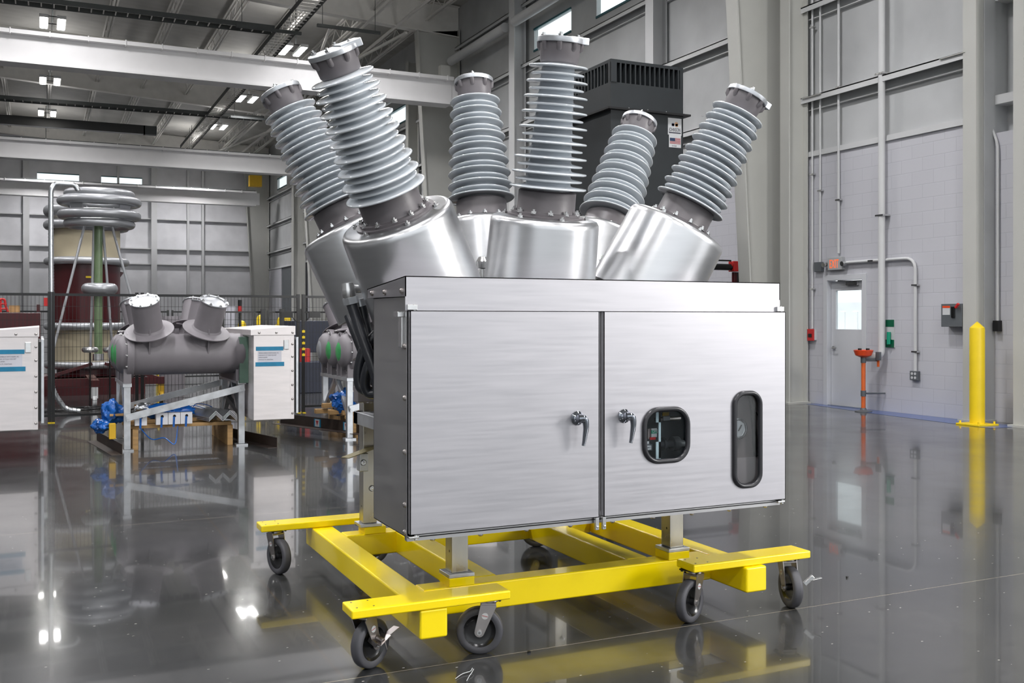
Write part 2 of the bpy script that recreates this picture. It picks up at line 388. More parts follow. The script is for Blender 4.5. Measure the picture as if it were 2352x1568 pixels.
struct(MB().box(XW - .035, XW + .05, 9.93, YB, BT - .012, BT + .075).build('trim_1', 'white_paint', None, 0), 'thin sill angle capping the block wall', 'trim')
struct(MB().box(XW + .012, XW + .05, 9.93, 13.5, BT - .03, BT - .013).build('trim_2', 'black', None, 0), 'dark gap line under the sill angle', 'trim')
# nearer bay of the wall, set back
o = MB().box(XN, XN + .2, 9.1, 9.93, 0, 4.05).build('wall_right', 'block'); struct(o, 'narrow block wall strip between the two columns at the right edge', 'wall')
o = MB().box(XN + .25, XN + .3, 9.1, 9.93, 4.05, 11.6).box(XW, XN + .3, 9.90, 9.93, 0, 11.6).build('wall_right', 'panel'); struct(o, 'recessed sheeting above the narrow block strip', 'wall')
struct(MB().box(XN, XN + .28, 9.1, 9.93, 4.45, 4.58).box(XN, XN + .28, 9.1, 9.93, 5.9, 6.06).build('trim_3', 'white_paint'), 'short wall girts in the recess beside the conduit', 'trim')
o = MB().plate([(YF, 0), (-8.5, 0), (-8.5, 5.2), (-1.2, 5.2), (-1.2, 0), (4.2, 0), (4.2, 4.8), (9.1, 4.8), (9.1, 11.6), (YF, 11.6)], [], to(XN), (.2, 0, 0)).build('wall_right', 'panel')
struct(o, 'near right wall around the overhead doors', 'wall')
dr = MB().box(XN + .02, XN + .1, 4.2, 9.1, 0, 4.8)
for k in range(60): dr.box(XN, XN + .03, 4.2, 9.1, .01 + k * .08, .075 + k * .08)
struct(dr.build('door_3', 'white_paint'), 'grey slatted overhead door at the right edge', 'door')
for k, (a, b) in enumerate(((9.02, 9.16),)):
    struct(MB().box(XN - .06, XN, a, b, 0, 4.8).build('trim_4', 'galv'), 'dark door track beside the slatted door', 'trim')
# girts on the right wall
gi = 5
for z in (5.22, 6.77, 8.32, 9.95):
    mb = MB().box(XW - .13, XW + .05, 9.93, YB, z - .02, z + .0).box(XW - .13, XW - .115, 9.93, YB, z - .1, z).box(XW - .02, XW + .05, 9.93, YB, z - .22, z - .205)
    struct(mb.build('trim_%d' % gi, 'white_paint'), 'white wall girt running along the right wall at %s height' % {5.22: 'lowest', 6.77: 'second', 8.32: 'window sill', 9.95: 'top'}[z], 'girt'); gi += 1
# end wall
zt = 11.9
bw = [(-.1, 1.95), (3.05, 5.15)]
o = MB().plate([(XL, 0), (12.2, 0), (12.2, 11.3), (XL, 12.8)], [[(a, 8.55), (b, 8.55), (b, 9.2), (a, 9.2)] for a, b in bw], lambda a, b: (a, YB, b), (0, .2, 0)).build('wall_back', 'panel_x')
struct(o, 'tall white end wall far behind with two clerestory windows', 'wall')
for z in (4.45, 5.3, 6.95):
    struct(MB().box(XL, 11.6, YB - .2, YB, z - .03, z + .03).build('trim_%d' % gi, 'white_paint'), 'white girt across the end wall, %s' % {4.45: 'lowest', 5.3: 'middle', 6.95: 'upper'}[z], 'girt'); gi += 1
for x, w in ((-.62, .30), (5.75, .30), (3.9, .1), (7.55, .12), (8.35, .12), (-7, .3)):
    struct(MB().box(x - w / 2, x + w / 2, YB - .35, YB, 0, 11.4).build('trim_%d' % gi, 'white_paint'), 'white upright against the end wall', 'column', 'end wall uprights'); gi += 1
struct(MB().box(XL - .2, XL, YF, YB, 0, 12.9).build('wall_left', 'panel'), 'white left wall of the hall, out of view', 'wall')
# windows: frame + panes
def window(n, P, lbl, nb):
    # P(t,z) -> point, t in 0..1 along ; frame bars
    w = thing('window_%d' % n, P(0.5, 8.6, 0), lbl, 'window'); w['kind'] = 'structure'
    mb = MB()
    for t0, z0, t1, z1 in [(0, 8.60, 1, 8.60), (0, 9.18, 1, 9.18), (0, 8.58, 0, 9.2), (1, 8.58, 1, 9.2)] + [(k / nb, 8.6, k / nb, 9.18) for k in range(1, nb)]:
        mb.bar(P(t0, z0, 0), P(t1, z1, 0), .05, .05)
    mb.build('window_frame', 'teal', w)
    a, b, c, d = P(0, 8.6, .02), P(1, 8.6, .02), P(1, 9.18, .02), P(0, 9.18, .02); e = P(0, 8.6, .026) - a
    MB().add([a, b, c, d, a + e, b + e, c + e, d + e], [(0, 1, 2, 3), (7, 6, 5, 4), (0, 1, 5, 4), (1, 2, 6, 5), (2, 3, 7, 6), (3, 0, 4, 7)]).build('pane', 'glass', w)
for n, (a, b) in enumerate(wins):
    window(n + 1, lambda t, z, dd, a=a, b=b: Vector((XW + .05 + dd, a + (b - a) * t, z)), 'clerestory window with teal frame high in the right wall, %s' % ['above the central bushing', 'cut by the top of the photo', 'third from the front', 'fourth from the front', 'farthest'][n], 2)
for n, (a, b) in enumerate(bw):
    window(n + 6, lambda t, z, dd, a=a, b=b: Vector((a + (b - a) * t, YB + dd, z)), 'wide clerestory window in the end wall, %s' % ['left one above the corona rings', 'right one'][n], 2 + n)
# roof deck and joists
o = MB().add([(XL, YF - 4, roofz(XL)), (12.3, YF - 4, roofz(12.3)), (12.3, YB + .3, roofz(12.3)), (XL, YB + .3, roofz(XL)),
              (XL, YF - 4, roofz(XL) + .2), (12.3, YF - 4, roofz(12.3) + .2), (12.3, YB + .3, roofz(12.3) + .2), (XL, YB + .3, roofz(XL) + .2)],
             [(0, 1, 2, 3), (7, 6, 5, 4), (0, 1, 5, 4), (1, 2, 6, 5), (2, 3, 7, 6), (3, 0, 4, 7)]).build('ceiling', 'deck')
struct(o, 'grey ribbed metal roof deck sloping down to the right wall', 'ceiling')
ji = 30
for k in range(11):
    x = -6.6 + 1.75 * k; z = roofz(x) - .06; mb = MB()
    for dx in (-.05, .05):
        mb.box(x + dx - .022, x + dx + .022, 14.3, YB - .3, z - .05, z); mb.box(x + dx - .022, x + dx + .022, 14.3, YB - .3, z - .58, z - .53)
    y = 14.4; s = 0
    while y < YB - 1:
        mb.bar((x, y, z - .05 if s else z - .53), (x, y + .62, z - .53 if s else z - .05), .022, .022); y += .62; s = 1 - s
    struct(mb.build('trim_%d' % ji, 'roof_grey'), 'open web roof joist running away under the roof deck', 'joist', 'open web roof joists'); ji += 1
# rigid frames: tapered column, haunch, rafter
def ibeam_x(mb, x0, z0a, z0b, x1, z1a, z1b, y, fw=.28, t=.02):     # web in xz plane, flange plates top and bottom
    mb.add([(x0, y - t / 2, z0a), (x1, y - t / 2, z1a), (x1, y - t / 2, z1b), (x0, y - t / 2, z0b), (x0, y + t / 2, z0a), (x1, y + t / 2, z1a), (x1, y + t / 2, z1b), (x0, y + t / 2, z0b)],
           [(0, 1, 2, 3), (7, 6, 5, 4), (0, 1, 5, 4), (1, 2, 6, 5), (2, 3, 7, 6), (3, 0, 4, 7)])
    mb.bar((x0, y, z0a), (x1, y, z1a), fw, .03); mb.bar((x0, y, z0b), (x1, y, z1b), fw, .03)
ords = ['nearest', 'second', 'third', 'farthest']
for k, y in enumerate((14.0, 29.4, 44.7, 58.3)):
    mb = MB(); t = .02
    mb.add([(11.15, y - t / 2, 0), (XW, y - t / 2, 0), (XW, y - t / 2, 10.5), (10.55, y - t / 2, 10.3), (11.15, y + t / 2, 0), (XW, y + t / 2, 0), (XW, y + t / 2, 10.5), (10.55, y + t / 2, 10.3)],
           [(0, 1, 2, 3), (7, 6, 5, 4), (0, 1, 5, 4), (1, 2, 6, 5), (2, 3, 7, 6), (3, 0, 4, 7)])
    mb.bar((11.15, y, 0), (10.55, y, 10.35), .30, .03, (1, 0, 0)); mb.bar((XW - .02, y, 0), (XW - .02, y, 10.5), .30, .03, (1, 0, 0))
    struct(mb.build('trim_%d' % ji, 'cream_paint'), 'tapered cream steel frame column on the right wall, %s' % ords[k], 'column'); ji += 1
    mb = MB(); zb = lambda x: 10.36 + .056 * (10.3 - x)
    ibeam_x(mb, XW, zb(XW), zb(XW) + .95, XL, zb(XL), zb(XL) + .95, y)
    struct(mb.build('trim_%d' % ji, 'roof_grey'), 'deep roof rafter above the %s frame column' % ords[k], 'rafter'); ji += 1
# crane columns and wind columns on the right wall (H sections: flange towards the hall, web, flange)
def hcol(x, y, w, d, h, label, m='cream_paint'):
    global ji
    mb = MB().box(x, x + d, y - w / 2, y + w / 2, 0, h) if w < .23 and y < 12 else MB().box(x, x + .03, y - w / 2, y + w / 2, 0, h).box(x + .03, x + d, y - .02, y + .02, 0, h).box(x + d - .03, x + d, y - w / 2, y + w / 2, 0, h)
    mb.box(x - .05, x + d + .02, y - w / 2 - .05, y + w / 2 + .05, 0, .03)
    struct(mb.build('trim_%d' % ji, m), label, 'column'); ji += 1
hcol(11.48, 13.52, .22, .42, 9.6, 'straight cream column beside the block wall, left of the exit door')
hcol(11.80, 10.03, .22, .35, 9.6, 'straight cream column behind the yellow bollard')
hcol(11.80, 9.25, .16, .35, 9.6, 'slim cream column at the right edge beside the slatted door')
hcol(11.55, 24.6, .34, .35, 10.3, 'cream column under the clerestory windows', 'white_paint')
hcol(11.6, 17.9, .3, .35, 10.3, 'cream wind column behind the charcoal enclosure', 'white_paint')
hcol(11.5, 41.3, .3, .4, 10.3, 'far cream column in the third bay')
hcol(11.3, 49.5, .4, .6, 10.3, 'far cream column beside the dark doorway')
hcol(11.5, 33.0, .25, .4, 10.3, 'far cream column behind the left bushings')
# knee braces at the near columns
for k, (y0, y1) in enumerate(((10.1, 10.55), (13.45, 13.0))):
    struct(MB().bar((11.85, y0, 5.2), (XW - .1, y1, 5.2), .12, .01).build('trim_%d' % ji, 'cream_paint'), 'small gusset joining the lowest girt to the %s column' % ['near', 'far'][k], 'bracket'); ji += 1
# wall braces (round struts)
for k, (a, b) in enumerate(((24.9, 28.9), (14.5, 24.3), (30, 44))):
    struct(MB().cyl((11.5, a, 9.38), (11.5, b, 9.38), .13, n=20).build('trim_%d' % ji, 'white_paint'), 'round white strut along the right wall, %s bay' % ['middle', 'near', 'far'][k], 'strut'); ji += 1
# dark doorway far away
o = MB().box(XW + .05, XW + .1, 49, 55, 0, BT).build('door_2', 'grey_box'); struct(o, 'dark doorway far down the right wall', 'door')

# personnel door -------------------------------------------------------------
d1 = thing('door_1', (XW, (DY0 + DY1) / 2, 0), 'white exit door with a square window in the block wall', 'door'); d1['kind'] = 'structure'
X = XW + .07
MB().plate([(DY0 + .04, .01), (DY1 - .04, .01), (DY1 - .04, 2.07), (DY0 + .04, 2.07)], [[(DY0 + .13, 1.27), (DY1 - .14, 1.27), (DY1 - .14, 1.91), (DY0 + .13, 1.91)]], to(X), (.045, 0, 0)).build('door_leaf', 'door_white', d1)
MB().box(X + .02, X + .026, DY0 + .13, DY1 - .14, 1.27, 1.91).build('pane', 'glass', d1)
MB().plate([(DY0 - .06, 0), (DY0 + .03, 0), (DY0 + .03, 2.08), (DY1 - .03, 2.08), (DY1 - .03, 0), (DY1 + .06, 0), (DY1 + .06, 2.17), (DY0 - .06, 2.17)], [], to(XW - .02), (.12, 0, 0)).build('door_frame', 'door_white', d1, .004)
mb = MB().cyl((X, DY1 - .11, .96), (X - .03, DY1 - .11, .96), .03).tube(bend([(X - .03, DY1 - .11, .96), (X - .06, DY1 - .11, .96), (X - .06, DY1 - .22, .96)], .02), .010); mb.build('door_handle', 'zinc', d1)
mb = MB().box(X - .05, X, 12.35, 12.6, 1.99, 2.05).bar((X - .07, 12.40, 2.06), (X - .10, 12.72, 2.07), .02, .012); mb.build('door_closer', 'zinc', d1)
MB().box(XW - .005, XW + .12, DY0 + .03, DY1 - .03, 0, .012).build('threshold', 'galv', d1)
cont = MB().box(19, 21.5, 11, 26, .0, 1.86)
for k in range(33): cont.box(18.96, 19.0, 11 + .45 * k, 11.2 + .45 * k, .05, 1.62)
tag(cont.build('shipping_container', 'cladding'), 'pale ribbed container outside, seen through the exit door window', 'container')
struct(MB().box(12.36, 26, -14, 60, -.3, -.02).build('ground', 'outside'), 'pale paving outside the hall', 'ground')

# blue floor paint along the wall
struct(MB().add([(11.35, 9.3, .002), (XW, 9.3, .002), (XW, 13.3, .002), (11.75, 13.3, .002), (11.5, 11.5, .002)], [(0, 1, 2, 3, 4)]).build('trim_%d' % ji, 'blue_line'), 'blue painted strip on the floor along the block wall', 'floor marking'); ji += 1

# crane bridge girders --------------------------------------------------------
def girder(y, x1, lbl, dz=0):
    g = thing('crane_girder', ((XL + x1) / 2, y, 7.75), lbl, 'girder')
    mb = MB().box(XL, x1, y - .22, y + .22, 7.78, 8.45)
    mb.box(XL, x1, y - .42, y - .0, 8.42, 8.52).build('box_girder', 'beam_white', g)
    MB().box(XL, x1, y - .28, y + .28, 7.74, 7.80).build('bottom_flange', 'beam_white', g)
    MB().box(XL, x1, y - .10, y + .1, 8.52, 8.60).build('rail', 'tray', g)
    mb = MB(); x = XL + .4
    while x < x1: mb.box(x - .012, x + .012, y - .44, y - .1, 8.40, 8.545); x += .88
    c = mb.build('rail_clips', 'beam_white', g); c['kind'] = 'stuff'
    MB().box(x1 - .02, x1 + .2, y - .2, y + .25, 7.8, 8.45).build('end_truck', 'beam_white', g)
    g.location.z += dz
    return g
girder(27.8, 11.0, 'white crane bridge girder nearest the camera, high across the hall')
girder(44.2, 10.6, 'white crane bridge girder in the middle distance, second from the front')
girder(55.8, 10.7, 'white crane bridge girder farthest back in front of the end wall', -.17)
tag(MB().box(10.3, 10.95, 55.2, 55.6, 8.6, 9.2).build('crane_motor', 'ygold'), 'small yellow crane drive at the right end of the farthest girder', 'motor')
tag(MB().box(10.62, 10.9, 27.45, 27.7, 8.52, 8.85).build('crane_motor', 'cream_paint'), 'small cream crane drive on the nearest girder beside the haunch', 'motor')
tag(MB().box(XL, 3.9, 43.4, 43.7, 8.95, 9.30).build('festoon_beam', 'black'), 'long black festoon beam under the roof at the left', 'beam')
tag(MB().box(3.85, 4.35, 43.4, 43.7, 8.95, 9.3).build('festoon_motor', 'tray'), 'dark motor at the end of the black festoon beam', 'motor')
# cable trays
def tray(p0, p1, lbl, w=.45, step=.3):
    p0 = Vector(p0); p1 = Vector(p1); d = (p1 - p0); L = d.length; d.normalize(); s = d.cross(Vector((0, 0, 1))).normalized()
    t = thing('cable_tray', (p0 + p1) / 2, lbl, 'cable tray')
    for q in (-1, 1): MB().bar(p0 + s * (q * w / 2), p1 + s * (q * w / 2), .02, .13).build('side_rail', 'tray', t)
    mb = MB(); k = step / 2
    while k < L: mb.bar(p0 + d * k - s * (w / 2) - Vector((0, 0, .03)), p0 + d * k + s * (w / 2) - Vector((0, 0, .03)), .03, .02); k += step
    mb.build('rungs', 'roof_grey', t)['kind'] = 'stuff'
    return t
tray((XL, 28.9, 9.62), (6.0, 28.7, 9.62), 'dark ladder cable tray crossing the top left of the photo', .5)
tray((XL, 42.2, 9.62), (8.3, 41.6, 9.62), 'dark ladder cable tray farther back below the nearest girder', .5)
tray((6.35, 22, 9.62), (6.35, 50, 9.62), 'dark ladder cable tray running away from the camera', .55)
for k, (x, y) in enumerate(((4.9, 28.2), (6.9, 27.2), (6.9, 41.0))):
    tag(MB().box(x, x + 1.8, y, y + .08, 9.45, 9.53).cyl((x + .15, y + .04, 9.5), (x + .15, y + .04, roofz(x) - .05), .008, n=6).cyl((x + 1.65, y + .04, 9.5), (x + 1.65, y + .04, roofz(x + 1.65) - .05), .008, n=6).build('tray_support', 'tray'), 'dark unistrut bar beside the cable trays, %s' % ['left', 'right', 'far'][k], 'strut')
for k, (y, z) in enumerate(((22.6, 10.6), (37.4, 10.4), (33.4, 10.3))):
    tag(MB().cyl((XL, y, z), (10.6, y, z - .35), .05, n=12).build('sprinkler_pipe', 'roof_grey'), 'pale sprinkler main crossing under the joists, %s' % ['nearest', 'farthest', 'middle one'][k], 'pipe')
tag(MB().cyl((9.9, 20.5, 10.4), (9.9, 58, 10.4), .05, n=12).build('sprinkler_pipe', 'roof_grey'), 'long pale pipe running away near the right wall', 'pipe')
tag(MB().cyl((8.9, 20.5, 10.3), (8.9, 58, 10.3), .04, n=12).build('sprinkler_pipe', 'roof_grey'), 'long pale pipe running away, second from the right wall', 'pipe')
# diagonal bracing struts under the roof at the right
for k, (a, b) in enumerate((((10.3, 29.6, 10.3), (8.4, 44, 10.3)), ((10.3, 44.2, 10.3), (8.0, 30, 10.3)), ((10.4, 44.9, 10.3), (8.2, 57, 10.3)))):
    struct(MB().bar(a, b, .07, .07).build('trim_%d' % ji, 'roof_grey'), 'roof bracing strut in the right bays', 'brace', 'roof bracing struts'); ji += 1
# high bay lamps ---------------------------------------------------------------
LZ = 9.95
def lamp(x, y, lbl, power, grp=None):
    g = thing('high_bay_lamp', (x, y, LZ), lbl, 'ceiling lamp', grp)
    for dx in (-.23, .23):
        MB().box(x + dx - .12, x + dx + .12, y - .62, y + .62, LZ, LZ + .09).build('housing', 'white_paint', g)
        MB().box(x + dx - .09, x + dx + .09, y - .58, y + .58, LZ - .012, LZ - .002).build('diffuser', 'lamp', g)
    for q in (-.4, .4): MB().bar((x - .25, y + q, LZ + .10), (x + .25, y + q, LZ + .10), .03, .02).cyl((x, y + q, LZ + .09), (x, y + q, roofz(x)), .012, n=6).build('hanger', 'tray', g)
    ld = bpy.data.lights.new('lamp_light', 'AREA'); ld.shape = 'RECTANGLE'; ld.size = .7; ld.size_y = 1.2; ld.energy = power; ld.color = (.99, .98, 1); ld.spread = R(150)
    lo = bpy.data.objects.new('lamp_light', ld); COL.objects.link(lo); lo.parent = g; lo.location = (0, 0, -.03)
    l2 = bpy.data.lights.new('roof_fill_light', 'AREA'); l2.shape = 'RECTANGLE'; l2.size = .7; l2.size_y = 1.2; l2.energy = power * .10; l2.color = (1, .98, .97)  # upward fill added above the housings to brighten the roof deck
    lo = bpy.data.objects.new('roof_fill_light', l2); COL.objects.link(lo); lo.parent = g; lo.location = (0, 0, .12); lo.rotation_euler = (PI, 0, 0)
P = 265
for (x, y, l) in ((.35, 31.9, 'nearest lamp at the upper left of the photo'), (7.3, 31.9, 'lamp above the nearest girder beside the cable tray'), (7.3, 39.7, 'lamp between the two girders, right of centre'),
                  (.35, 39.7, 'lamp hidden behind the nearest girder at the left'), (7.2, 46.0, 'far lamp below the dark cable tray'), (.3, 46.0, 'far left lamp above the black festoon beam')):
    lamp(x, y, 'twin strip high bay ' + l, P)
for x in (-6.5, .3, 7.2):
    for y in (-6, 2, 10.5, 18, 24.4) + ((55.0,) if x > -6 else ()): lamp(x, y, 'twin strip high bay lamp outside the view of the photo', P * (1.15 if y < 20 else 1), 'unseen high bay lamps')

# ================================================================== WALL FITTINGS
def wp(u, v): return onX(u, v, XW)
def pipe_on_wall(name, pts, r, m, lbl, cat, clips=()):
    mb = MB().tube(pts, r, 14)
    t = thing(name, Vector(pts[0]), lbl, cat); mb.build('pipe_run', m, t)
    for p in clips: MB().box(p[0] - r - .006, XW, p[1] - r - .03, p[1] + r + .03, p[2] - .012, p[2] + .012).build('clip', 'zinc', t)
    return t
rx = XW - .04
a = wp(1870, 760); b = wp(1870, 30)
pipe_on_wall('conduit', [(rx, a.y, 1.28), (rx, a.y, 9.0)], .017, 'white_paint', 'thin white conduit rising from the red fire alarm station', 'conduit', [(rx, a.y, z) for z in (1.95, 3.9, 6.4)])
a = wp(1888, 607)
pipe_on_wall('conduit', [(rx, a.y, 2.4), (rx, a.y, 9.4)], .017, 'white_paint', 'thin white conduit rising from the small grey junction box', 'conduit', [(rx, a.y, z) for z in (3.6, 5.2)])
a = wp(1930.5, 588)
pipe_on_wall('conduit', [(rx, a.y, 2.52), (rx, a.y, 9.4)], .022, 'white_paint', 'white conduit rising above the exit sign', 'conduit', [(rx, a.y, z) for z in (3.4, 5.25)])
a = wp(2036, 400); b = onX(2036, 822, XW - .1)
pipe_on_wall('water_pipe', bend([(XW - .1, a.y, 9.6), (XW - .1, a.y, .86), (11.72, 11.9, .86)], .1), .052, 'white_paint', 'thick white water pipe running down the wall to the eyewash', 'pipe', [(XW - .1, a.y, z) for z in (3.05, 5.25)])
a = wp(1943, 602); c = wp(2107, 860)
pipe_on_wall('conduit', bend([(rx, a.y, 2.36), (rx, c.y, 2.36), (rx, c.y, .66)], .2), .024, 'white_paint', 'white conduit bending over from the exit sign down to the outlet box', 'conduit', [(rx, c.y, 1.95), (rx, c.y, .95), (rx, a.y - .6, 2.36)])
# exit sign
a = wp(1941, 614); b = wp(1908, 588); ex = thing('exit_sign', (XW, (a.y + b.y) / 2, 2.27), 'lit orange EXIT sign above the exit door', 'sign')
y0, y1 = a.y, a.y + .33
MB().box(XW - .07, XW, y0, y1, 2.25, 2.46).build('sign_box', 'exit_box', ex, .006)
text('EXIT', .20, 'lettering', 'exit_face', ex, face_negX(XW - .071, y1 - .045, 2.283), .002, 'LEFT', .52)
for q in (y0 - .05, y1 + .05):
    MB().cyl((XW - .05, q, 2.35), (XW - .12, q, 2.34), .04, n=20).cyl((XW - .05, q, 2.35), (XW - .05, (y0 + y1) / 2, 2.35), .012, n=8).build('lamp_head', 'zinc', ex)
# junction box, fire alarm, first aid holder, outlet, disconnect
a = wp(1893, 622); tag(MB().box(XW - .07, XW, a.y, a.y + .17, 2.24, 2.40).build('junction_box', 'grey_box', None, .006), 'small grey junction box left of the exit sign', 'box')
a = wp(1876, 782); fa = thing('fire_alarm_station', (XW, a.y + .08, 1.1), 'red fire alarm pull station on a white box left of the exit door', 'alarm')
MB().box(XW - .05, XW, a.y, a.y + .14, 1.08, 1.26).build('back_box', 'sign_white', fa, .005)
MB().box(XW - .085, XW - .05, a.y + .0, a.y + .14, 1.07, 1.27).build('red_cover', 'red', fa, .006)
MB().box(XW - .095, XW - .085, a.y + .03, a.y + .11, 1.13, 1.19).build('pull_handle', 'black', fa, .003)
a = wp(2056, 786); fh = thing('eyewash_bottle_holder', (XW, a.y + .08, .98), 'green and white eyewash bottle holder beside the thick water pipe', 'holder')
MB().box(XW - .02, XW, a.y, a.y + .17, 1.0, 1.43).build('back_board', 'sign_white', fh)
MB().box(XW - .024, XW - .02, a.y, a.y + .17, 1.32, 1.43).build('header', 'dkgreen', fh); MB().box(XW - .024, XW - .02, a.y, a.y + .17, 1.0, 1.12).build('footer', 'dkgreen', fh)
MB().cyl((XW - .05, a.y + .08, 1.05), (XW - .05, a.y + .08, 1.24), .03, n=16).build('bottle', 'green', fh)
a = wp(2114, 877); ob = thing('outlet_box', (XW, a.y + .07, .55), 'grey outlet box with four sockets low on the block wall', 'socket')
MB().box(XW - .06, XW, a.y, a.y + .15, .52, .66).build('housing', 'grey_box', ob, .006)
for i in range(2):
    for j in range(2): MB().cyl((XW - .064, a.y + .045 + .06 * i, .56 + .06 * j), (XW - .058, a.y + .045 + .06 * i, .56 + .06 * j), .02, n=16).build('socket', 'sign_white', ob)
a = onX(2210, 750, XW - .15); ds = thing('disconnect_switch', (XW, a.y + .15, 1.3), 'dark grey disconnect switch with red handle on the block wall beside the column', 'switch box')
MB().box(XW - .16, XW, a.y, a.y + .36, 1.33, 1.66).build('housing', 'grey_box', ds, .006)
MB().box(XW - .163, XW - .16, a.y + .2, a.y + .33, 1.50, 1.62).build('label', 'sign_white', ds); MB().box(XW - .165, XW - .161, a.y + .2, a.y + .33, 1.60, 1.63).build('label_header', 'orange', ds)
MB().box(XW - .18, XW - .16, a.y + .11, a.y + .17, 1.46, 1.62).build('latch', 'black', ds, .004)
MB().bar((XW - .19, a.y + .08, 1.6), (XW - .2, a.y + .02, 1.66), .03, .03).build('handle', 'red', ds, .004)
# recess conduit with black box
a = onX(2292, 760, XN - .03)
t = thing('conduit', (XN, a.y, 1.4), 'pale conduit dropping to the small black box at the right edge', 'conduit')
MB().tube(bend([(XN - .03, a.y, 1.42), (XN - .03, a.y, 3.9), (XN - .03, a.y + .16, 4.25), (XN - .03, a.y + .16, 9.5)], .12), .02, 12).build('pipe_run', 'white_paint', t)
MB().box(XN - .08, XN, a.y + .11, a.y + .21, 4.45, 4.75).build('fitting', 'white_paint', t, .01)
tag(MB().box(XN - .08, XN, a.y - .045, a.y + .045, 1.27, 1.42).build('control_box', 'black', None, .005), 'small black control box on the wall at the right edge', 'box')
# bollard
bx, by = 11.56, 9.70
bo = thing('bollard', (bx, by, 0), 'tall yellow steel bollard with cone top in front of the right column', 'bollard')
MB().lathe([(0, .02), (.098, .02), (.098, 1.30), (.093, 1.325), (.0, 1.41)], (bx, by, 0), n=40).build('post', 'yellow_flat', bo)
MB(Matrix.Translation((bx, by, 0)) @ Matrix.Rotation(R(0), 4, 'Z')).box(-.19, .19, -.19, .19, 0, .022).build('base_plate', 'yellow_flat', bo, .004)
for i in (-1, 1):
    for j in (-1, 1): MB().cyl((bx + .15 * i, by + .15 * j, .02), (bx + .15 * i, by + .15 * j, .055), .014, n=8).build('bolt', 'yellow_flat', bo)
# eyewash
ex0, ey0 = 11.60, 11.83
ew = thing('eyewash_station', (ex0, ey0, 0), 'orange pedestal eyewash with red bowl in front of the exit door', 'eyewash')
MB().cyl((ex0, ey0, .03), (ex0, ey0, .83), .033, n=20).build('pedestal', 'orange_pole', ew)
MB().lathe([(0, 0), (.13, 0), (.13, .012), (.05, .03), (.04, .06)], (ex0, ey0, 0)).build('base_flange', 'grey_box', ew)
MB().lathe([(.05, .845), (.12, .875), (.150, .955), (.140, .96), (.11, .885), (0, .865)], (ex0, ey0, 0), n=36).build('bowl', 'orange', ew)
MB().cyl((ex0, ey0, .76), (ex0, ey0, .85), .042, n=20).cyl((ex0, ey0, .24), (ex0, ey0, .33), .042, n=20).cyl((ex0, ey0, .285), (ex0 + .33, ey0 - .12, .285), .014, n=10).build('pipe_fitting', 'grey_box', ew)
for dx in (-.05, .06): MB().cyl((ex0 + dx, ey0 - dx * .5, .93), (ex0 + dx, ey0 - dx * .5, .985), .028, n=16).build('spray_head', 'black', ew)
MB().cyl((ex0, ey0, .80), (ex0 + .2, ey0 - .09, .80), .018, n=12).build('valve', 'grey_box', ew)
MB().box(ex0 + .16, ex0 + .2, ey0 - .17, ey0 - .09, .80, .93).build('push_flag', 'grey_box', ew)
MB().box(ex0 + .18, ex0 + .195, ey0 - .14, ey0 - .1, .70, .80).build('tag', 'orange_pole', ew)
# riser valve
rv = thing('sprinkler_riser', (11.40, 15.0, 0), 'dark red sprinkler riser with bright red valve behind the right bushing tank', 'riser')
p = onY(1687, 620, 15.0)
MB().cyl((p.x, 15, 0), (p.x, 15, 2.3), .05, n=16).build('riser_pipe', 'maroon', rv)
MB().cyl((p.x + .07, 15, 0), (p.x + .07, 15, 2.3), .045, n=16).build('drain_pipe', 'black', rv)
MB().box(p.x - .08, p.x + .06, 14.92, 15.08, p.z - .03, p.z + .16).cyl((p.x - .1, 14.97, p.z + .1), (p.x + .06, 14.97, p.z + .1), .05, n=14).build('valve_body', 'red', rv, .01)
MB().cyl((p.x - 1.6, 15, p.z + .05), (p.x - .08, 15, p.z + .05), .06, n=16).build('branch_pipe', 'black', rv)
MB().cyl((p.x - 1.6, 15, p.z + .17), (p.x - .08, 15, p.z + .17), .015, n=10).build('small_pipe', 'black', rv)
MB().box(p.x + .06, p.x + .11, 14.95, 15.05, p.z - .0, p.z + .14).build('tamper_switch', 'sign_white', rv)

# ================================================================== CHARCOAL ENCLOSURE
ey = 13.6; q0 = onY(1403, 300, ey); q1 = onY(1569, 300, ey); x0, x1 = q0.x, q1.x; dp = 2.2
zt = 5.52
en = thing('transformer_enclosure', ((x0 + x1) / 2, ey + dp / 2, 0), 'tall charcoal steel enclosure with louvred top behind the bushings', 'enclosure')
MB().box(x0, x1, ey, ey + dp, 0, zt - .36).build('body', 'box_dark', en)
z = zt - .36
MB().box(x0 + .08, x1 - .08, ey + .12, ey + dp - .12, z, zt - .05).build('louvre_core', 'box_black', en)
mb = MB().box(x0, x1, ey, ey + dp, zt - .05, zt)
n = 15
for k in range(n + 1):
    xx = x0 + (x1 - x0) * k / n; w = .06 if k in (0, n) else .013
    mb.box(max(x0, xx - w), min(x1, xx + w), ey, ey + .13, z, zt - .05)
for k in range(22):
    yy = ey + dp * k / 21; mb.box(x0, x0 + .1, yy - .015, yy + .015, z, zt - .05)
mb.build('louvres', 'box_dark', en)
for zz in (4.72, 3.12): MB().box(x0 - .09, x1 + .09, ey - .09, ey + dp + .09, zz, zz + .03).build('flange', 'box_black', en)
for k in range(5): inst(BOLT, 'bolt', en, (x0 + .3 + .35 * k, ey - .05, 4.75))
a = onY(1534, 270, ey); b = onY(1564, 333, ey); c = onY(1536, 306, ey); xa = a.x; xb = onY(1565, 300, ey).x
MB().box(xa, xb, ey - .004, ey, c.z - .02, a.z).build('name_sign', 'sign_white', en)
sw = xb - xa
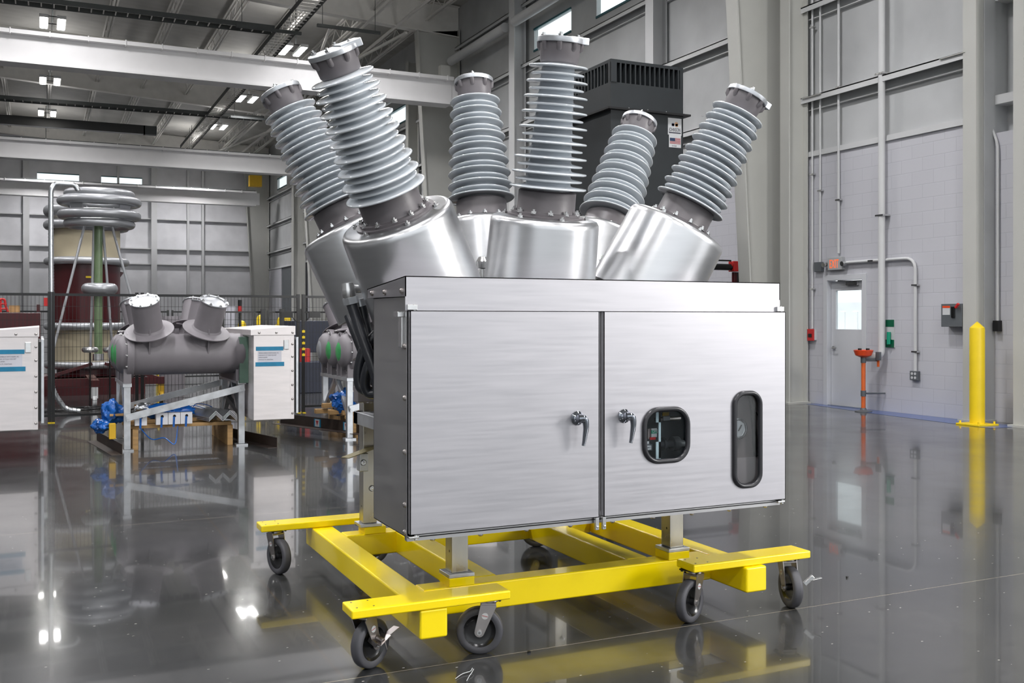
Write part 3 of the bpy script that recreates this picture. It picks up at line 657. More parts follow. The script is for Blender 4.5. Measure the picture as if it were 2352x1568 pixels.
s = text('JOHNSON', .085, 'lettering', 'ink', en, face_negY(xa + sw * .07, ey - .006, a.z - .215), .001, 'LEFT', sw * .86 / (.085 * 4.7))
MB().box(xa + sw * .07, xa + sw * .94, ey - .006, ey - .004, a.z - .245, a.z - .228).build('underline', 'ink', en)
mx = xa + sw * .5
MB().cyl((mx - .035, ey - .004, a.z - .105), (mx - .035, ey - .007, a.z - .105), .028, n=6, smooth=False).box(mx - .06, mx - .01, ey - .007, ey - .004, a.z - .13, a.z - .09).build('blue_emblem', 'logo_blue', en)
MB().cyl((mx + .03, ey - .004, a.z - .095), (mx + .03, ey - .007, a.z - .095), .034, n=16, smooth=False).box(mx + .01, mx + .06, ey - .007, ey - .004, a.z - .135, a.z - .09).build('orange_emblem', 'logo_orange', en)
fz1 = c.z - .02; fz0 = b.z - .01
MB().box(xa + .02, xb - .01, ey - .004, ey, fz0 - .04, fz1).build('flag_sign', 'sign_white', en)
fh0, fh1 = fz0 + .02, fz1 - .05; st = (fh1 - fh0) / 13
mb = MB()
for k in range(0, 13, 2): mb.box(xa + .035, xb - .02, ey - .006, ey - .004, fh0 + k * st, fh0 + (k + 1) * st)
mb.build('flag_stripes', 'flag_red', en)
MB().box(xa + .035, xa + .035 + sw * .38, ey - .008, ey - .004, fh0 + 6 * st, fh1).build('flag_canton', 'flag_blue', en)
text('U S A', .035, 'lettering', 'ink', en, face_negY(xa + sw * .3, ey - .006, fz0 - .025), .001)

# ================================================================== MAIN BREAKER
CX, CY = 2.30, 4.87
YD = 3.847                       # outer face of the doors
br = thing('circuit_breaker', (CX, CY, 0), 'stainless steel cabinet breaker with six ribbed bushings standing on the yellow trolley', 'circuit breaker')
xl, xr, yb, zb, zh = 1.352, 3.262, 4.328, .559, 1.54
# cabinet shell
mb = MB()
mb.box(xl, xl + .003, YD + .028, yb, zb, zh).box(xr - .003, xr, YD + .028, yb, zb, zh).box(xl, xr, yb - .003, yb, zb, zh).box(xl, xr, YD + .028, yb, zb, zb + .003).box(xl, xr, YD + .028, yb, zh - .003, zh)
mb.box(xl, xr, YD + .028, YD + .031, zb, zb + .035).box(xl, xr, YD + .028, YD + .031, zh - .05, zh).box(xl, xl + .03, YD + .028, YD + .031, zb, zh).box(xr - .03, xr, YD + .028, YD + .031, zb, zh).box(2.21, 2.28, YD + .03, YD + .034, zb, zh)
mb.box(xl - .002, xl + .02, YD + .03, YD + .045, zb - .012, zh).box(xl, xr, YD + .028, YD + .06, zb - .015, zb - .001)
mb.build('cabinet_body', 'steel_side', br)
MB().box(xl + .01, xr - .01, YD + .30, YD + .303, zb + .01, zh - .01).box(xl + .01, xl + .013, YD + .04, YD + .3, zb + .01, zh - .01).box(xr - .013, xr - .01, YD + .04, YD + .3, zb + .01, zh - .01).box(xl + .01, xr - .01, YD + .04, YD + .3, zb + .01, zb + .013).box(xl + .01, xr - .01, YD + .04, YD + .3, zh - .02, zh - .017).build('cabinet_lining', 'dark_int', br)
# sloping hood
hx0, hx1, hy0, hy1 = 1.338, 3.249, YD + .012, 4.382
t = .004
mb = MB()
def slab(mb, P, d):
    D = Vector(d); vs = [Vector(p) for p in P]; n = len(vs); vs += [p + D for p in vs]
    return mb.add(vs, [tuple(range(n)), tuple(range(2 * n - 1, n - 1, -1))] + [(k, (k + 1) % n, (k + 1) % n + n, k + n) for k in range(n)])
slab(mb, [(hx0, hy0, 1.622), (hx1, hy0, 1.622), (hx1, hy1, 1.582), (hx0, hy1, 1.582)], (0, 0, -t))
slab(mb, [(hx0, hy0, 1.482), (hx1, hy0, 1.482), (hx1, hy0, 1.622), (hx0, hy0, 1.622)], (0, t, 0))
slab(mb, [(hx0, hy0, 1.539), (hx0, hy0, 1.622), (hx0, hy1, 1.582), (hx0, hy1, 1.541)], (t, 0, 0))
slab(mb, [(hx1, hy0, 1.539), (hx1, hy0, 1.622), (hx1, hy1, 1.582), (hx1, hy1, 1.541)], (-t, 0, 0))
slab(mb, [(hx0, hy1, 1.541), (hx1, hy1, 1.541), (hx1, hy1, 1.582), (hx0, hy1, 1.582)], (0, -t, 0))
mb.build('cabinet_hood', 'steel', br)
# doors
def door_part(x0, x1, z0, z1, holes):
    o = MB().plate([(x0, z0), (x1, z0), (x1, z1), (x0, z1)], holes, lambda a, b: (a, YD, b), (0, .003, 0))
    o.box(x0, x0 + .003, YD, YD + .026, z0, z1).box(x1 - .003, x1, YD, YD + .026, z0, z1).box(x0, x1, YD, YD + .026, z0, z0 + .003).box(x0, x1, YD, YD + .026, z1 - .003, z1)
    return o.build('door', 'steel', br)
def wnd(u0, v0, u1, v1):
    um, vm = (u0 + u1) / 2, (v0 + v1) / 2
    a = onY(u0, vm, YD); b = onY(u1, vm, YD); c = onY(um, v0, YD); d = onY(um, v1, YD); return a.x, b.x, d.z, c.z
w1 = wnd(1476, 935, 1582, 1062); w2 = wnd(1683, 898, 1748, 1119)
g = .008
h1 = rrect(w1[0] + g, w1[1] - g, w1[2] + g, w1[3] - g, .075); h2 = rrect(w2[0] + g, w2[1] - g, w2[2] + g, w2[3] - g, .058)
dl = door_part(1.355, 2.233, .574, 1.4816, []); drr = door_part(2.258, 3.273, .574, 1.4816, [h1, h2])
for h, (a, b, c, d) in ((h1, w1), (h2, w2)):
    pts = [(x, YD - .004, z) for x, z in h]; pts = pts + pts[:2]
    MB().tube(pts, .0115, 12, False).build('window_gasket', 'gasket', drr)
    MB().plate(h, [], lambda p, q: (p, YD + .004, q), (0, .004, 0)).build('window_pane', 'glass_dark', drr)
def handle(u, v, d):
    p = onY(u, v, YD); x, z = p.x, p.z
    mb = MB().lathe([(0, 0), (.030, 0), (.031, .004), (.024, .010), (.024, .014), (.019, .018), (.017, .045), (.0, .05)], (x, YD, z), (0, -1, 0), 28)
    y = YD - .052
    pts = [(x - .018, y + .004, z + .004), (x + .004, y - .004, z + .002), (x + .012, y - .004, z - .03), (x + .010, y + .002, z - .075), (x + .006, y + .008, z - .115)]
    pts = spline(pts, 6); n = len(pts)
    mb.tube(pts, lambda i: .019 - .011 * min(1, i / n * 1.1), 14)
    mb.build('door_handle', 'chrome', d)
handle(1326, 960, dl); handle(1434, 955, drr)
# hinge pins
for (x, z, s) in ((1.365, 1.487, 1), (3.245, 1.487, 1), (1.372, .565, -1), (2.226, .562, -1), (2.262, .562, -1), (3.25, .565, -1)):
    if abs(x - 2.245) < .03: MB().box(x - .009, x + .009, YD + .002, YD + .02, z - .045, z + .012).cyl((x, YD + .002, z - .03), (x, YD - .004, z - .03), .006, n=10).build('door_catch', 'zinc', br, .003)
    else: MB().box(x - .022, x + .022, YD + .0, YD + .03, z - .004 if s > 0 else z - .006, z + .020 if s > 0 else z + .004).cyl((x + .01, YD + .01, z - .015), (x + .01, YD + .01, z + .022), .008, n=12).build('hinge', 'zinc', br, .003)
# side vent hood and bolts
p = (xl, 3.93)
MB().box(xl - .012, xl, 3.915, 3.955, 1.33, 1.47).box(xl - .030, xl, 3.908, 3.962, 1.455, 1.478).build('side_vent', 'zinc', br, .003)
for z in (1.335, 1.125, .905, .69): inst(BOLT_DK, 'bolt', br, (xl, YD + .05, z), (-1, 0, 0))
inst(BOLT_DK, 'bolt', br, (xl, YD + .05, .578), (-1, 0, 0))
for y in (YD + .05, 4.12, 4.30): inst(BOLT_DK, 'bolt', br, (hx0, y, 1.562), (-1, 0, 0))
for k in range(9): inst(BOLT_DK, 'bolt', br, (1.47 + .215 * k, YD + .05, zb - .015), (0, 0, -1))
# what shows behind the panes
yi = YD + .06
def ib(name, u0, v0, u1, v1, m, yy=yi, dy=.004, bev=0):
    a = onY(u0, v1, yy); b = onY(u1, v0, yy); return MB().box(a.x, b.x, yy, yy + dy, a.z, b.z).build(name, m, br, bev)
mb = MB()
for (u0, v0, u1, v1) in ((1513, 944, 1518, 1052), (1507, 944, 1518, 970), (1507, 1014, 1518, 1054)):
    a = onY(u0, v1, yi); b = onY(u1, v0, yi); mb.box(a.x, b.x, yi, yi + .006, a.z, b.z)
mb.build('mechanism_bracket', 'ltblue', br)
c = onY(1500, 1000, yi + .05)
sg = [(-.02, .045, 'sign_white'), (.013, .034, 'green'), (-.012, .012, 'sign_white'), (-.032, -.012, 'red')]
ib('indicator_flag', 1496, 983, 1509, 1004, 'sign_white', yi + .03, .004)
ib('indicator_open', 1496, 987, 1509, 995.5, 'green', yi + .028, .002)
ib('indicator_closed', 1493, 1003, 1506, 1010, 'red', yi + .03, .004)
p = onY(1498.2, 994, yi + .026); text('OPEN', .020, 'lettering', 'sign_white', br, face_negY(p.x, yi + .0275, p.z), .0005, 'LEFT', .85)
ib('indicator_wheel', 1488, 984, 1497, 1008, 'brownish', yi + .04, .02)
ib('operation_counter', 1478, 1019, 1499, 1036, 'grey_box', yi + .02, .02, .002); ib('counter_face', 1480, 1023, 1496, 1033, 'sign_white', yi + .017, .003)
p = onY(1481.5, 1031, yi + .015); text('00097', .014, 'lettering', 'ink', br, face_negY(p.x, yi + .0165, p.z), .0005, 'LEFT', .9)
ib('counter_bracket', 1481, 1013, 1491, 1020, 'sign_white', yi + .03)
ib('caution_label', 1522, 946, 1537, 955, 'ygold', yi + .1); ib('caution_label', 1524, 956, 1539, 966, 'sign_white', yi + .1)
a = onY(1521, 1022, yi + .1); b = onY(1578, 1020, yi + .1)
MB().cyl((a.x, yi + .13, a.z), (b.x, yi + .13, b.z), .018, n=18).lathe([(.018, 0), (.034, 0), (.034, .035), (.018, .035)], (a.x + .075, yi + .13, a.z), (1, 0, 0)).lathe([(.018, 0), (.03, 0), (.03, .012), (.018, .012)], (a.x + .02, yi + .13, a.z), (1, 0, 0)).lathe([(.018, 0), (.03, 0), (.03, .02), (.018, .02)], (a.x + .16, yi + .13, a.z), (1, 0, 0)).build('mechanism_shaft', 'grey_box', br)
MB().cyl((a.x, yi + .16, a.z + .115), (b.x, yi + .16, b.z + .12), .01, n=12).build('mechanism_rod', 'fork', br)
# long window: gauge, partition, cable
p = onY(1694, 984, yi + .03)
MB().lathe([(0, 0), (.044, 0), (.052, .012), (.052, .03), (.046, .032), (.044, .02), (0, .02)], (p.x, yi + .05, p.z), (0, -1, 0), 36).build('pressure_gauge', 'zinc', br)
MB().lathe([(0, 0), (.039, 0), (.039, .002), (0, .002)], (p.x, yi + .028, p.z), (0, -1, 0), 36).build('gauge_dial', 'sign_white', br)
MB().bar((p.x + .0, yi + .022, p.z - .01), (p.x + .018, yi + .022, p.z + .018), .006, .003).build('gauge_needle', 'black', br)
ib('instrument_panel', 1672, 890, 1760, 1125, 'brownish', yi + .09)
ib('lower_partition', 1672, 1046, 1760, 1125, 'partition', yi + .075)
ib('green_strip', 1690, 1047, 1693, 1079, 'green', yi + .01)
a = onY(1722, 905, yi + .07); b = onY(1735, 1046, yi + .07)
MB().tube(spline([(a.x, yi + .07, a.z), (a.x + .02, yi + .07, a.z - .1), (b.x, yi + .07, b.z)]), .012).tube(spline([(a.x + .03, yi + .06, a.z - .09), (b.x + .03, yi + .06, (a.z + b.z) / 2), (b.x - .0, yi + .06, b.z)]), .003).build('cable', 'black', br)

# --- bushings and current transformer tanks
TOPS = {}
def unit(ix, base, top, front):
    """one ribbed bushing on its aluminium tank, built along the line base -> top"""
    B = Vector(base); A = (Vector(top) - B); L = A.length; A.normalize()
    k = L / .857                                    # all heights below were measured on the middle front bushing
    xx = (Vector((1, 0, 0)) - A * A.x).normalized()
    mb = MB().lathe([(0, 0), (.245, 0), (.262, -.006), (.272, -.022), (.274, -.04), (.284, -.45), (.276, -.452), (.26, -.452), (.14, -.448), (0, -.448)], B, A, 72, ref=xx)
    tank = mb.build('transformer_tank', 'alu', br, 0, 50)
    MB().lathe([(.135, -.454), (.272, -.4535), (.272, -.4525), (.135, -.4525)], B, A, 48, ref=xx).build('tank_underside', 'black', tank)
    z = lambda t: t * k
    # sheds
    n = 17; z0, z1 = .150, .730; pr = [(.112, .128 * k)]
    for s in range(n):
        t = s / (n - 1); zc = (z0 + (z1 - z0) * t) * k; core = .112 + (.080 - .112) * t
        Rr = (.193 + (.146 - .193) * t) if s % 2 == 0 else (.171 + (.129 - .171) * t)
        pr += [(core, zc - .011), (core + .004, zc - .009), (Rr - .010, zc - .0105), (Rr - .003, zc - .0092), (Rr, zc - .0050), (Rr - .002, zc - .0005), (Rr - .008, zc + .0015), (core + .012, zc + .0075), (core + .002, zc + .011), (core, zc + .014)]
    pr += [(.078, .745 * k)]
    bu = MB().lathe(pr, B, A, 72, ref=xx).build('bushing', 'glaze', br, 0, 60)
    MB().lathe([(.10, 0), (.192, 0), (.192, .010), (.172, .010), (.172, .024), (.150, .026), (.146, .034), (.1445, .125), (.138, .132), (.112, .132)], B, A, 56, ref=xx).build('base_collar', 'paint', bu, 0, 40)
    c = [(.072, .738), (.088, .742), (.094, .752), (.100, .826), (.100, .838), (0, .838)]
    mb = MB().lathe([(r, z(q)) for r, q in c], B, A, 48, ref=xx)
    for j in range(8):
        a = 2 * PI * (j + .35) / 8; y2 = A.cross(xx); d = xx * math.cos(a) + y2 * math.sin(a)
        mb.tube([B + A * z(.806) + d * .092, B + A * z(.812) + d * .100, B + A * z(.838) + d * .103], .013, 10)
    mb.build('top_cap', 'paint', bu, 0, 50)
    y2 = A.cross(xx)
    mb = MB().lathe([(0, z(.838)), (.112, z(.838)), (.113, z(.842)), (.113, z(.860)), (.108, z(.864)), (.02, z(.866)), (0, z(.866))], B, A, 48, ref=xx)
    tp = mb.build('terminal_plate', 'galv', bu, 0, 40)
    if front:
        T = Matrix((xx, y2, A)).transposed().to_4x4(); T.translation = B + A * z(.838)
        pad = MB(T).box(.025, .126, -.062, .045, .000, .034)
        pad.build('terminal_pad', 'galv', bu, .003)
        for ax_, by_ in ((.11, -.042), (.11, .025), (.075, -.042), (.075, .025)):
            p0 = T @ Vector((ax_, by_, -.0006)); MB().cyl(p0, p0 + A * .002, .006, n=12).build('bolt_hole', 'black', bu)
    for j in range(4):
        a = 2 * PI * (j + .5) / 4 + .3; d = xx * math.cos(a) + y2 * math.sin(a); inst(BOLT, 'bolt', bu, B + A * z(.864) + d * .085, A)
    for j in range(12):
        a = 2 * PI * (j + .4) / 12; d = xx * math.cos(a) + y2 * math.sin(a)
        inst(BOLT, 'bolt', bu, B + A * .024 + d * .160, A)
        if front and j % 2 == 0: inst(BOLT, 'bolt', tank, B + A * .001 + (xx * math.cos(a + .26) + y2 * math.sin(a + .26)) * .205, A)
    return tank, bu
BX = {-1: (1.52, 1.15), 0: (2.30, 2.30), 1: (3.10, 3.43)}
unit(0, (1.512, 4.50, 1.925), (1.165, 4.333, 2.625), True)
unit(1, (2.300, 4.50, 1.960), (2.300, 4.333, 2.810), True)
unit(2, (3.100, 4.50, 1.945), (3.432, 4.333, 2.645), True)
unit(3, (1.512, 5.29, 1.940), (1.170, 5.418, 2.670), False)
unit(4, (2.300, 5.29, 1.995), (2.300, 5.418, 2.840), False)
unit(5, (3.100, 5.29, 1.945), (3.440, 5.418, 2.700), False)

def vessels(T, parent, yc, zc, y0, y1, rad, sp, ztop, caps, mname='vessel'):
    """three horizontal vessels along local y, two leaning ports with brims on each"""
    out = []
    for i, sx in enumerate((-1, 0, 1)):
        x = sx * sp
        v = MB(T).lathe([(0, -.02), (rad * .55, -.015), (rad * .9, .0), (rad, .03), (rad, y1 - y0 - .10), (rad + .034, y1 - y0 - .10), (rad + .034, y1 - y0 - .03), (rad * .96, y1 - y0 - .03), (rad * .9, y1 - y0 + .02), (rad * .7, y1 - y0 + .06), (rad * .4, y1 - y0 + .085), (0, y1 - y0 + .09)], (x, y0, zc), (0, 1, 0), 56)
        for sy in (-1, 1):       # gusset fins under the brims, lifting lug
            v.bar((x, yc + sy * .30, zc + rad * .5), (x, yc + sy * .34, zc + rad + .10), .012, .12, (0, 1, 0))
            for o in ((-1,) if sx < 0 else (1,) if sx > 0 else (-1, 1)):
                yf = yc + sy * .31
                v.add([(x + o * rad * .97, yf - .009, zc - .02), (x + o * rad * .45, yf - .009, zc + rad * .85), (x + o * (rad + .07), yf - .009, zc + rad + .06), (x + o * rad * .97, yf + .009, zc - .02), (x + o * rad * .45, yf + .009, zc + rad * .85), (x + o * (rad + .07), yf + .009, zc + rad + .06)],
                      [(0, 1, 2), (5, 4, 3), (0, 1, 4, 3), (1, 2, 5, 4), (2, 0, 3, 5)])
        v.bar((x, yc, zc + rad - .03), (x, yc, zc + rad + .06), .015, .05, (0, 1, 0))
        ve = v.build('vessel', mname, parent, 0, 40)
        for sy in (-1, 1):
            A = Vector((sx * .47, sy * .20, 1)).normalized(); Pb = Vector((x, yc + sy * .25, zc)); Lp = (ztop - zc) / A.z
            pr = [(.175, .0), (.150, rad + .03), (.147, Lp - .02), (.147, Lp)]
            if caps: pr += [(.125, Lp), (.125, Lp - .006), (0, Lp - .006)]
            else: pr += [(0, Lp)]
            MB(T).lathe(pr, Pb, A, 44).build('port', mname, ve, 0, 40)
            lb = rad + .075
            MB(T).lathe([(.15, lb + .035), (.165, lb + .012), (.20, lb + .002), (.262, lb), (.262, lb - .010), (.15, lb - .010)], Pb, A, 56).build('port_brim', mname, ve, 0, 40)
            if caps:
                MB(T).lathe([(.118, Lp + .0), (.158, Lp), (.158, Lp + .012), (.118, Lp + .012)], Pb, A, 40).build('port_flange', 'galv', ve, 0, 40)
                MB(T).lathe([(0, Lp + .001), (.12, Lp + .001), (.12, Lp + .007), (0, Lp + .007)], Pb, A, 36).build('blanking_plate', 'paper' if sy > 0 else 'galv', ve, 0, 40)
                xx, yy, aa = basis(A)
                for j in range(8):
                    a = 2 * PI * j / 8; q = T @ (Pb + A * (Lp + .012) + (xx * math.cos(a) + yy * math.sin(a)) * .141)
                    inst(BOLT, 'bolt', ve, q, T.to_3x3() @ A)
        out.append(ve)
    return out
vessels(Matrix.Translation((CX, CY, 0)), br, .025, 1.10, -.54, .72, .20, .44, 1.46, False)
# frame legs of the main breaker
for x0, y0, h in ((1.676, 4.200, zb), (2.845, 4.200, zb), (1.634, 5.425, .98), (2.84, 5.425, .98)):
    l = MB().box(x0, x0 + .080, y0, y0 + .080, .305, h).build('leg', 'leg_steel', br, .004)
    MB().box(x0 - .021, x0 + .102, y0 - .022, y0 + .103, .289, .305).build('foot_plate', 'galv', l, .002)
    inst(BOLT, 'bolt', l, (x0 + .05, y0, .50), (0, -1, 0))
    MB().cyl((x0 - .0005, y0 + .03, .40), (x0 + .001, y0 + .03, .40), .006, n=10).build('bolt_hole', 'black', l)
MB().box(1.60, 3.0, 5.42, 5.50, .86, .93).box(1.60, 1.68, 4.33, 5.5, .86, .93).box(2.92, 3.0, 4.33, 5.5, .86, .93).box(1.60, 3.0, 4.335, 4.41, .86, .93).build('support_frame', 'galv', br, .004)
for yy in (4.45, 5.35):
    MB().box(1.66, 2.94, yy, yy + .06, .88, .93).build('cradle', 'galv', br)
# conduit elbow, hoses and cable guard left of the cabinet
def py(u, v, Y): return onY(u, v, Y)
p = py(800, 664, 4.75)
MB().lathe([(0, -.035), (.030, -.03), (.034, .0), (.034, .035), (.026, .05)], p, (.12, 0, -1), 20).cyl(p, p + Vector((.07, .05, .0)), .024).build('hose_elbow', 'zinc', br)
q = py(806, 690, 4.75); MB().lathe([(.036, -.018), (.040, -.016), (.040, .016), (.036, .018)], q, (.25, 0, -1), 6, False).build('hose_nut', 'galv', br)
q2 = py(826, 694, 4.82); MB().lathe([(.0, -.02), (.032, -.016), (.032, .02), (.0, .022)], q2, (.25, 0, -1), 16).build('hose_nut', 'galv', br)
MB().tube(spline([py(807, 696, 4.75), py(820, 735, 4.72), py(838, 790, 4.66), py(862, 860, 4.6), py(880, 960, 4.6)]), .027, 14).build('hose', 'hose', br)
MB().tube(spline([py(829, 698, 4.82), py(838, 740, 4.80), py(852, 800, 4.74), py(866, 880, 4.7)]), .027, 14).build('hose', 'hose', br)
MB().tube(spline([py(800, 725, 4.95), py(815, 765, 4.9), py(840, 830, 4.85), py(860, 880, 4.8)]), .022, 12).build('hose', 'hose', br)
MB().tube(spline([py(866, 765, 4.7), py(838, 800, 4.72), py(824, 850, 4.74), py(828, 888, 4.74), py(850, 900, 4.7)]), .026, 14).build('hose', 'hose', br)
MB().tube(spline([py(866, 810, 4.64), py(846, 840, 4.64), py(838, 878, 4.66), py(846, 902, 4.66), py(862, 905, 4.64)]), .024, 14).build('hose', 'hose', br)
p = py(848, 835, 5.15)
MB().lathe([(0, 0), (.13, .0), (.20, .015), (.215, .03), (.215, .05), (0, .05)], (p.x + .06, 5.15, p.z), (-1, .15, .1), 44).build('end_cover', 'vessel', br)
p = py(842, 900, 5.0); MB().box(p.x - .06, p.x + .05, 4.96, 5.04, p.z - .05, p.z + .03).build('hose_bracket', 'vessel', br, .006)
p = py(832, 1040, 5.38); MB().bar((p.x - .12, 5.30, p.z - .01), (p.x + .1, 5.42, p.z + .03), .06, .004).build('bracket_plate', 'brass', br)
MB().box(p.x - .02, p.x + .03, 5.36, 5.42, p.z - .1, p.z).build('bracket', 'galv', br, .004); inst(BOLT, 'bolt', br, (p.x, 5.36, p.z - .05), (0, -1, 0))
# small silver lifting eyes between the tanks
for u, v in ((1108, 605), (1390, 600)):
    p = py(u, v, 4.9); MB().lathe([(0, -.03), (.03, -.025), (.036, .01), (.02, .035), (0, .04)], p, (0, 0, 1), 20).cyl(p - Vector((0, 0, .03)), p - Vector((0, 0, .12)), .02).build('conduit_fitting', 'zinc', br)

# ================================================================== YELLOW TROLLEY
tr = thing('transport_trolley', (CX, 4.86, 0), 'glossy yellow welded steel trolley on eight casters under the breaker', 'trolley')
B0, B1 = .128, .250
for x0 in (1.415, 1.820, 2.655, 3.078):
    out = x0 in (1.415, 3.078)
    MB().box(x0, x0 + .122, 3.895 if out else 4.295, 5.85 if out else 5.415, B0, B1).build('long_beam', 'yellow', tr, .010, seg=3)
MB().box(1.535, 3.08, 4.182, 4.297, B0, B1).build('cross_beam', 'yellow', tr, .008, seg=3)
MB().box(1.535, 3.08, 5.412, 5.530, B0, B1).build('cross_beam', 'yellow', tr, .008, seg=3)
for x0, x1 in ((1.125, 1.824), (2.788, 3.495)):
    for y0 in (3.890 if x0 < 2 else 3.918, 5.690):
        MB().box(x0, x1, y0, y0 + .145, .2505, .288).build('caster_plate', 'yellow', tr, .007, seg=3)
        mb = MB()
        for dx, dy in ((.03, .03), (.03, .115), (.10, .03), (.10, .115)): mb.cyl((x0 + dx, y0 + dy, .2875), (x0 + dx, y0 + dy, .289), .004, n=8)
        mb.build('bolt_holes', 'black', tr)['kind'] = 'stuff'
for x0, y0 in ((1.655, 4.18), (2.824, 4.18), (1.637, 5.405), (2.824, 5.405)):
    MB().box(x0, x0 + .124, y0, y0 + .124, .248, .289).build('post_pad', 'yellow', tr, .004)
def caster(sx, sy, n2, t2, brake, lab):
    """n2: horizontal unit vector of the wheel axle (towards the camera side), t2: trail direction"""
    n = Vector((n2[0], n2[1], 0)).normalized(); t = Vector((t2[0], t2[1], 0)).normalized(); z = Vector((0, 0, 1))
    S = Vector((sx, sy, 0)); W = S + t * .042 + z * .1016
    mb = MB()
    T = Matrix((t, n, z)).transposed().to_4x4(); T.translation = S
    mb = MB(T).box(-.055, .055, -.05, .05, .243, .250)
    for q in ((-.045, -.04), (-.045, .04), (.045, -.04), (.045, .04)): mb.cyl((q[0], q[1], .236), (q[0], q[1], .243), .007, n=6)
    ca = mb.build('caster', 'black', tr, .002)
    MB(T).lathe([(0, .226), (.038, .226), (.042, .231), (.042, .240), (.03, .243), (0, .243)], (0, 0, 0), (0, 0, 1), 28).box(-.03, .034, -.040, .040, .218, .228).build('swivel_head', 'fork', ca, .002)
    mb = MB(T)
    for s in (-1, 1):
        y0 = s * .034; a = (0.0, .226); b = (.042, .1016); w0, w1 = .034, .021
        dx, dz = b[0] - a[0], b[1] - a[1]; L = math.hypot(dx, dz); ux, uz = dx / L, dz / L; px, pz = -uz, ux
        out = [(a[0] + px * w0, a[1] + pz * w0), (b[0] + px * w1, b[1] + pz * w1)]
        for k in range(1, 8):
            an = PI * k / 8; out.append((b[0] + px * w1 * math.cos(an) + ux * w1 * math.sin(an), b[1] + pz * w1 * math.cos(an) + uz * w1 * math.sin(an)))
        out += [(b[0] - px * w1, b[1] - pz * w1), (a[0] - px * w0, a[1] - pz * w0)]
        mb.plate(out, [], lambda p, q, y0=y0: (p, y0, q), (0, .004 * s, 0))
    mb.build('fork', 'fork', ca)
    q = Vector((.018, .0385, .172))
    MB(T).cyl(q, q + Vector((0, .001, 0)), .014, n=24).build('sticker', 'sign_white', ca)
    MB(T).bar(q + Vector((-.012, .0014, -.003)), q + Vector((.012, .0014, .003)), .001, .0022, (0, 0, 1)).build('sticker_stripe', 'flag_red', ca)
    w = MB().lathe([(.070, -.020), (.078, -.0235), (.094, -.024), (.1005, -.017), (.1016, -.008), (.1016, .008), (.1005, .017), (.094, .024), (.078, .0235), (.070, .020)], W, n, 56).build('tyre', 'rubber', ca, 0, 50)
    MB().lathe([(0, -.026), (.016, -.026), (.018, -.012), (.05, -.008), (.062, -.014), (.070, -.020), (.070, .020), (.062, .014), (.05, .008), (.018, .012), (.016, .026), (0, .026)], W, n, 40).build('wheel_hub', 'hub', ca, 0, 50)
    MB().cyl(W - n * .046, W + n * .046, .006, n=10).lathe([(0, .038), (.011, .038), (.011, .046), (0, .046)], W, n, 6, False).lathe([(0, -.046), (.011, -.046), (.011, -.038), (0, -.038)], W, n, 6, False).build('axle', 'zinc', ca)
    if brake:
        C = W + z * .028
        b = brake
        mb = MB(Matrix.Translation(C)); u = t * b
        mb.bar(u * (-.02) + n * .05 - z * .022, u * .045 + n * .052 + z * .004, .05, .005)
        mb.bar(u * .045 + n * .052 + z * .004, u * .105 + n * .056 + z * .022, .034, .004)
        mb.bar(u * (-.03) + n * .02, u * (-.03) + n * .06 - z * .02, .012, .02)
        mb.cyl(u * .0 + n * .038 + z * .0, u * .0 + n * .07 - z * .01, .012, n=14)
        mb.cyl(u * .02 + n * .06 - z * .012, u * .035 + n * .06 - z * .055, .003, n=8)
        mb.build('brake_lever', 'fork', ca, .002)
    return ca
caster(1.210, 4.012, (.532, -.847), (.847, .532), 1, '')
caster(1.765, 3.985, (-.4255, -.905), (-.905, .4255), 0, '')
caster(2.85, 4.005, (.423, -.906), (-.906, -.423), 0, '')
caster(3.43, 4.02, (-.96, .27), (-.27, -.96), 0, '')
MB(Matrix.Translation((3.50, 3.94, .135))).bar((0, 0, 0), (.022, -.012, .004), .025, .004).bar((.022, -.012, .004), (.055, -.03, .014), .025, .004).bar((-.02, .01, -.02), (.02, -.01, .02), .02, .02).build('brake_lever', 'zinc', tr, .002)
caster(1.22, 5.775, (-.95, -.307), (.307, -.95), 0, '')
caster(1.74, 5.75, (-.3, -.95), (.95, -.3), 0, '')
caster(2.83, 5.75, (-.5, -.86), (.86, -.5), 0, '')
caster(3.42, 5.75, (-.9, .3), (.3, .9), 0, '')

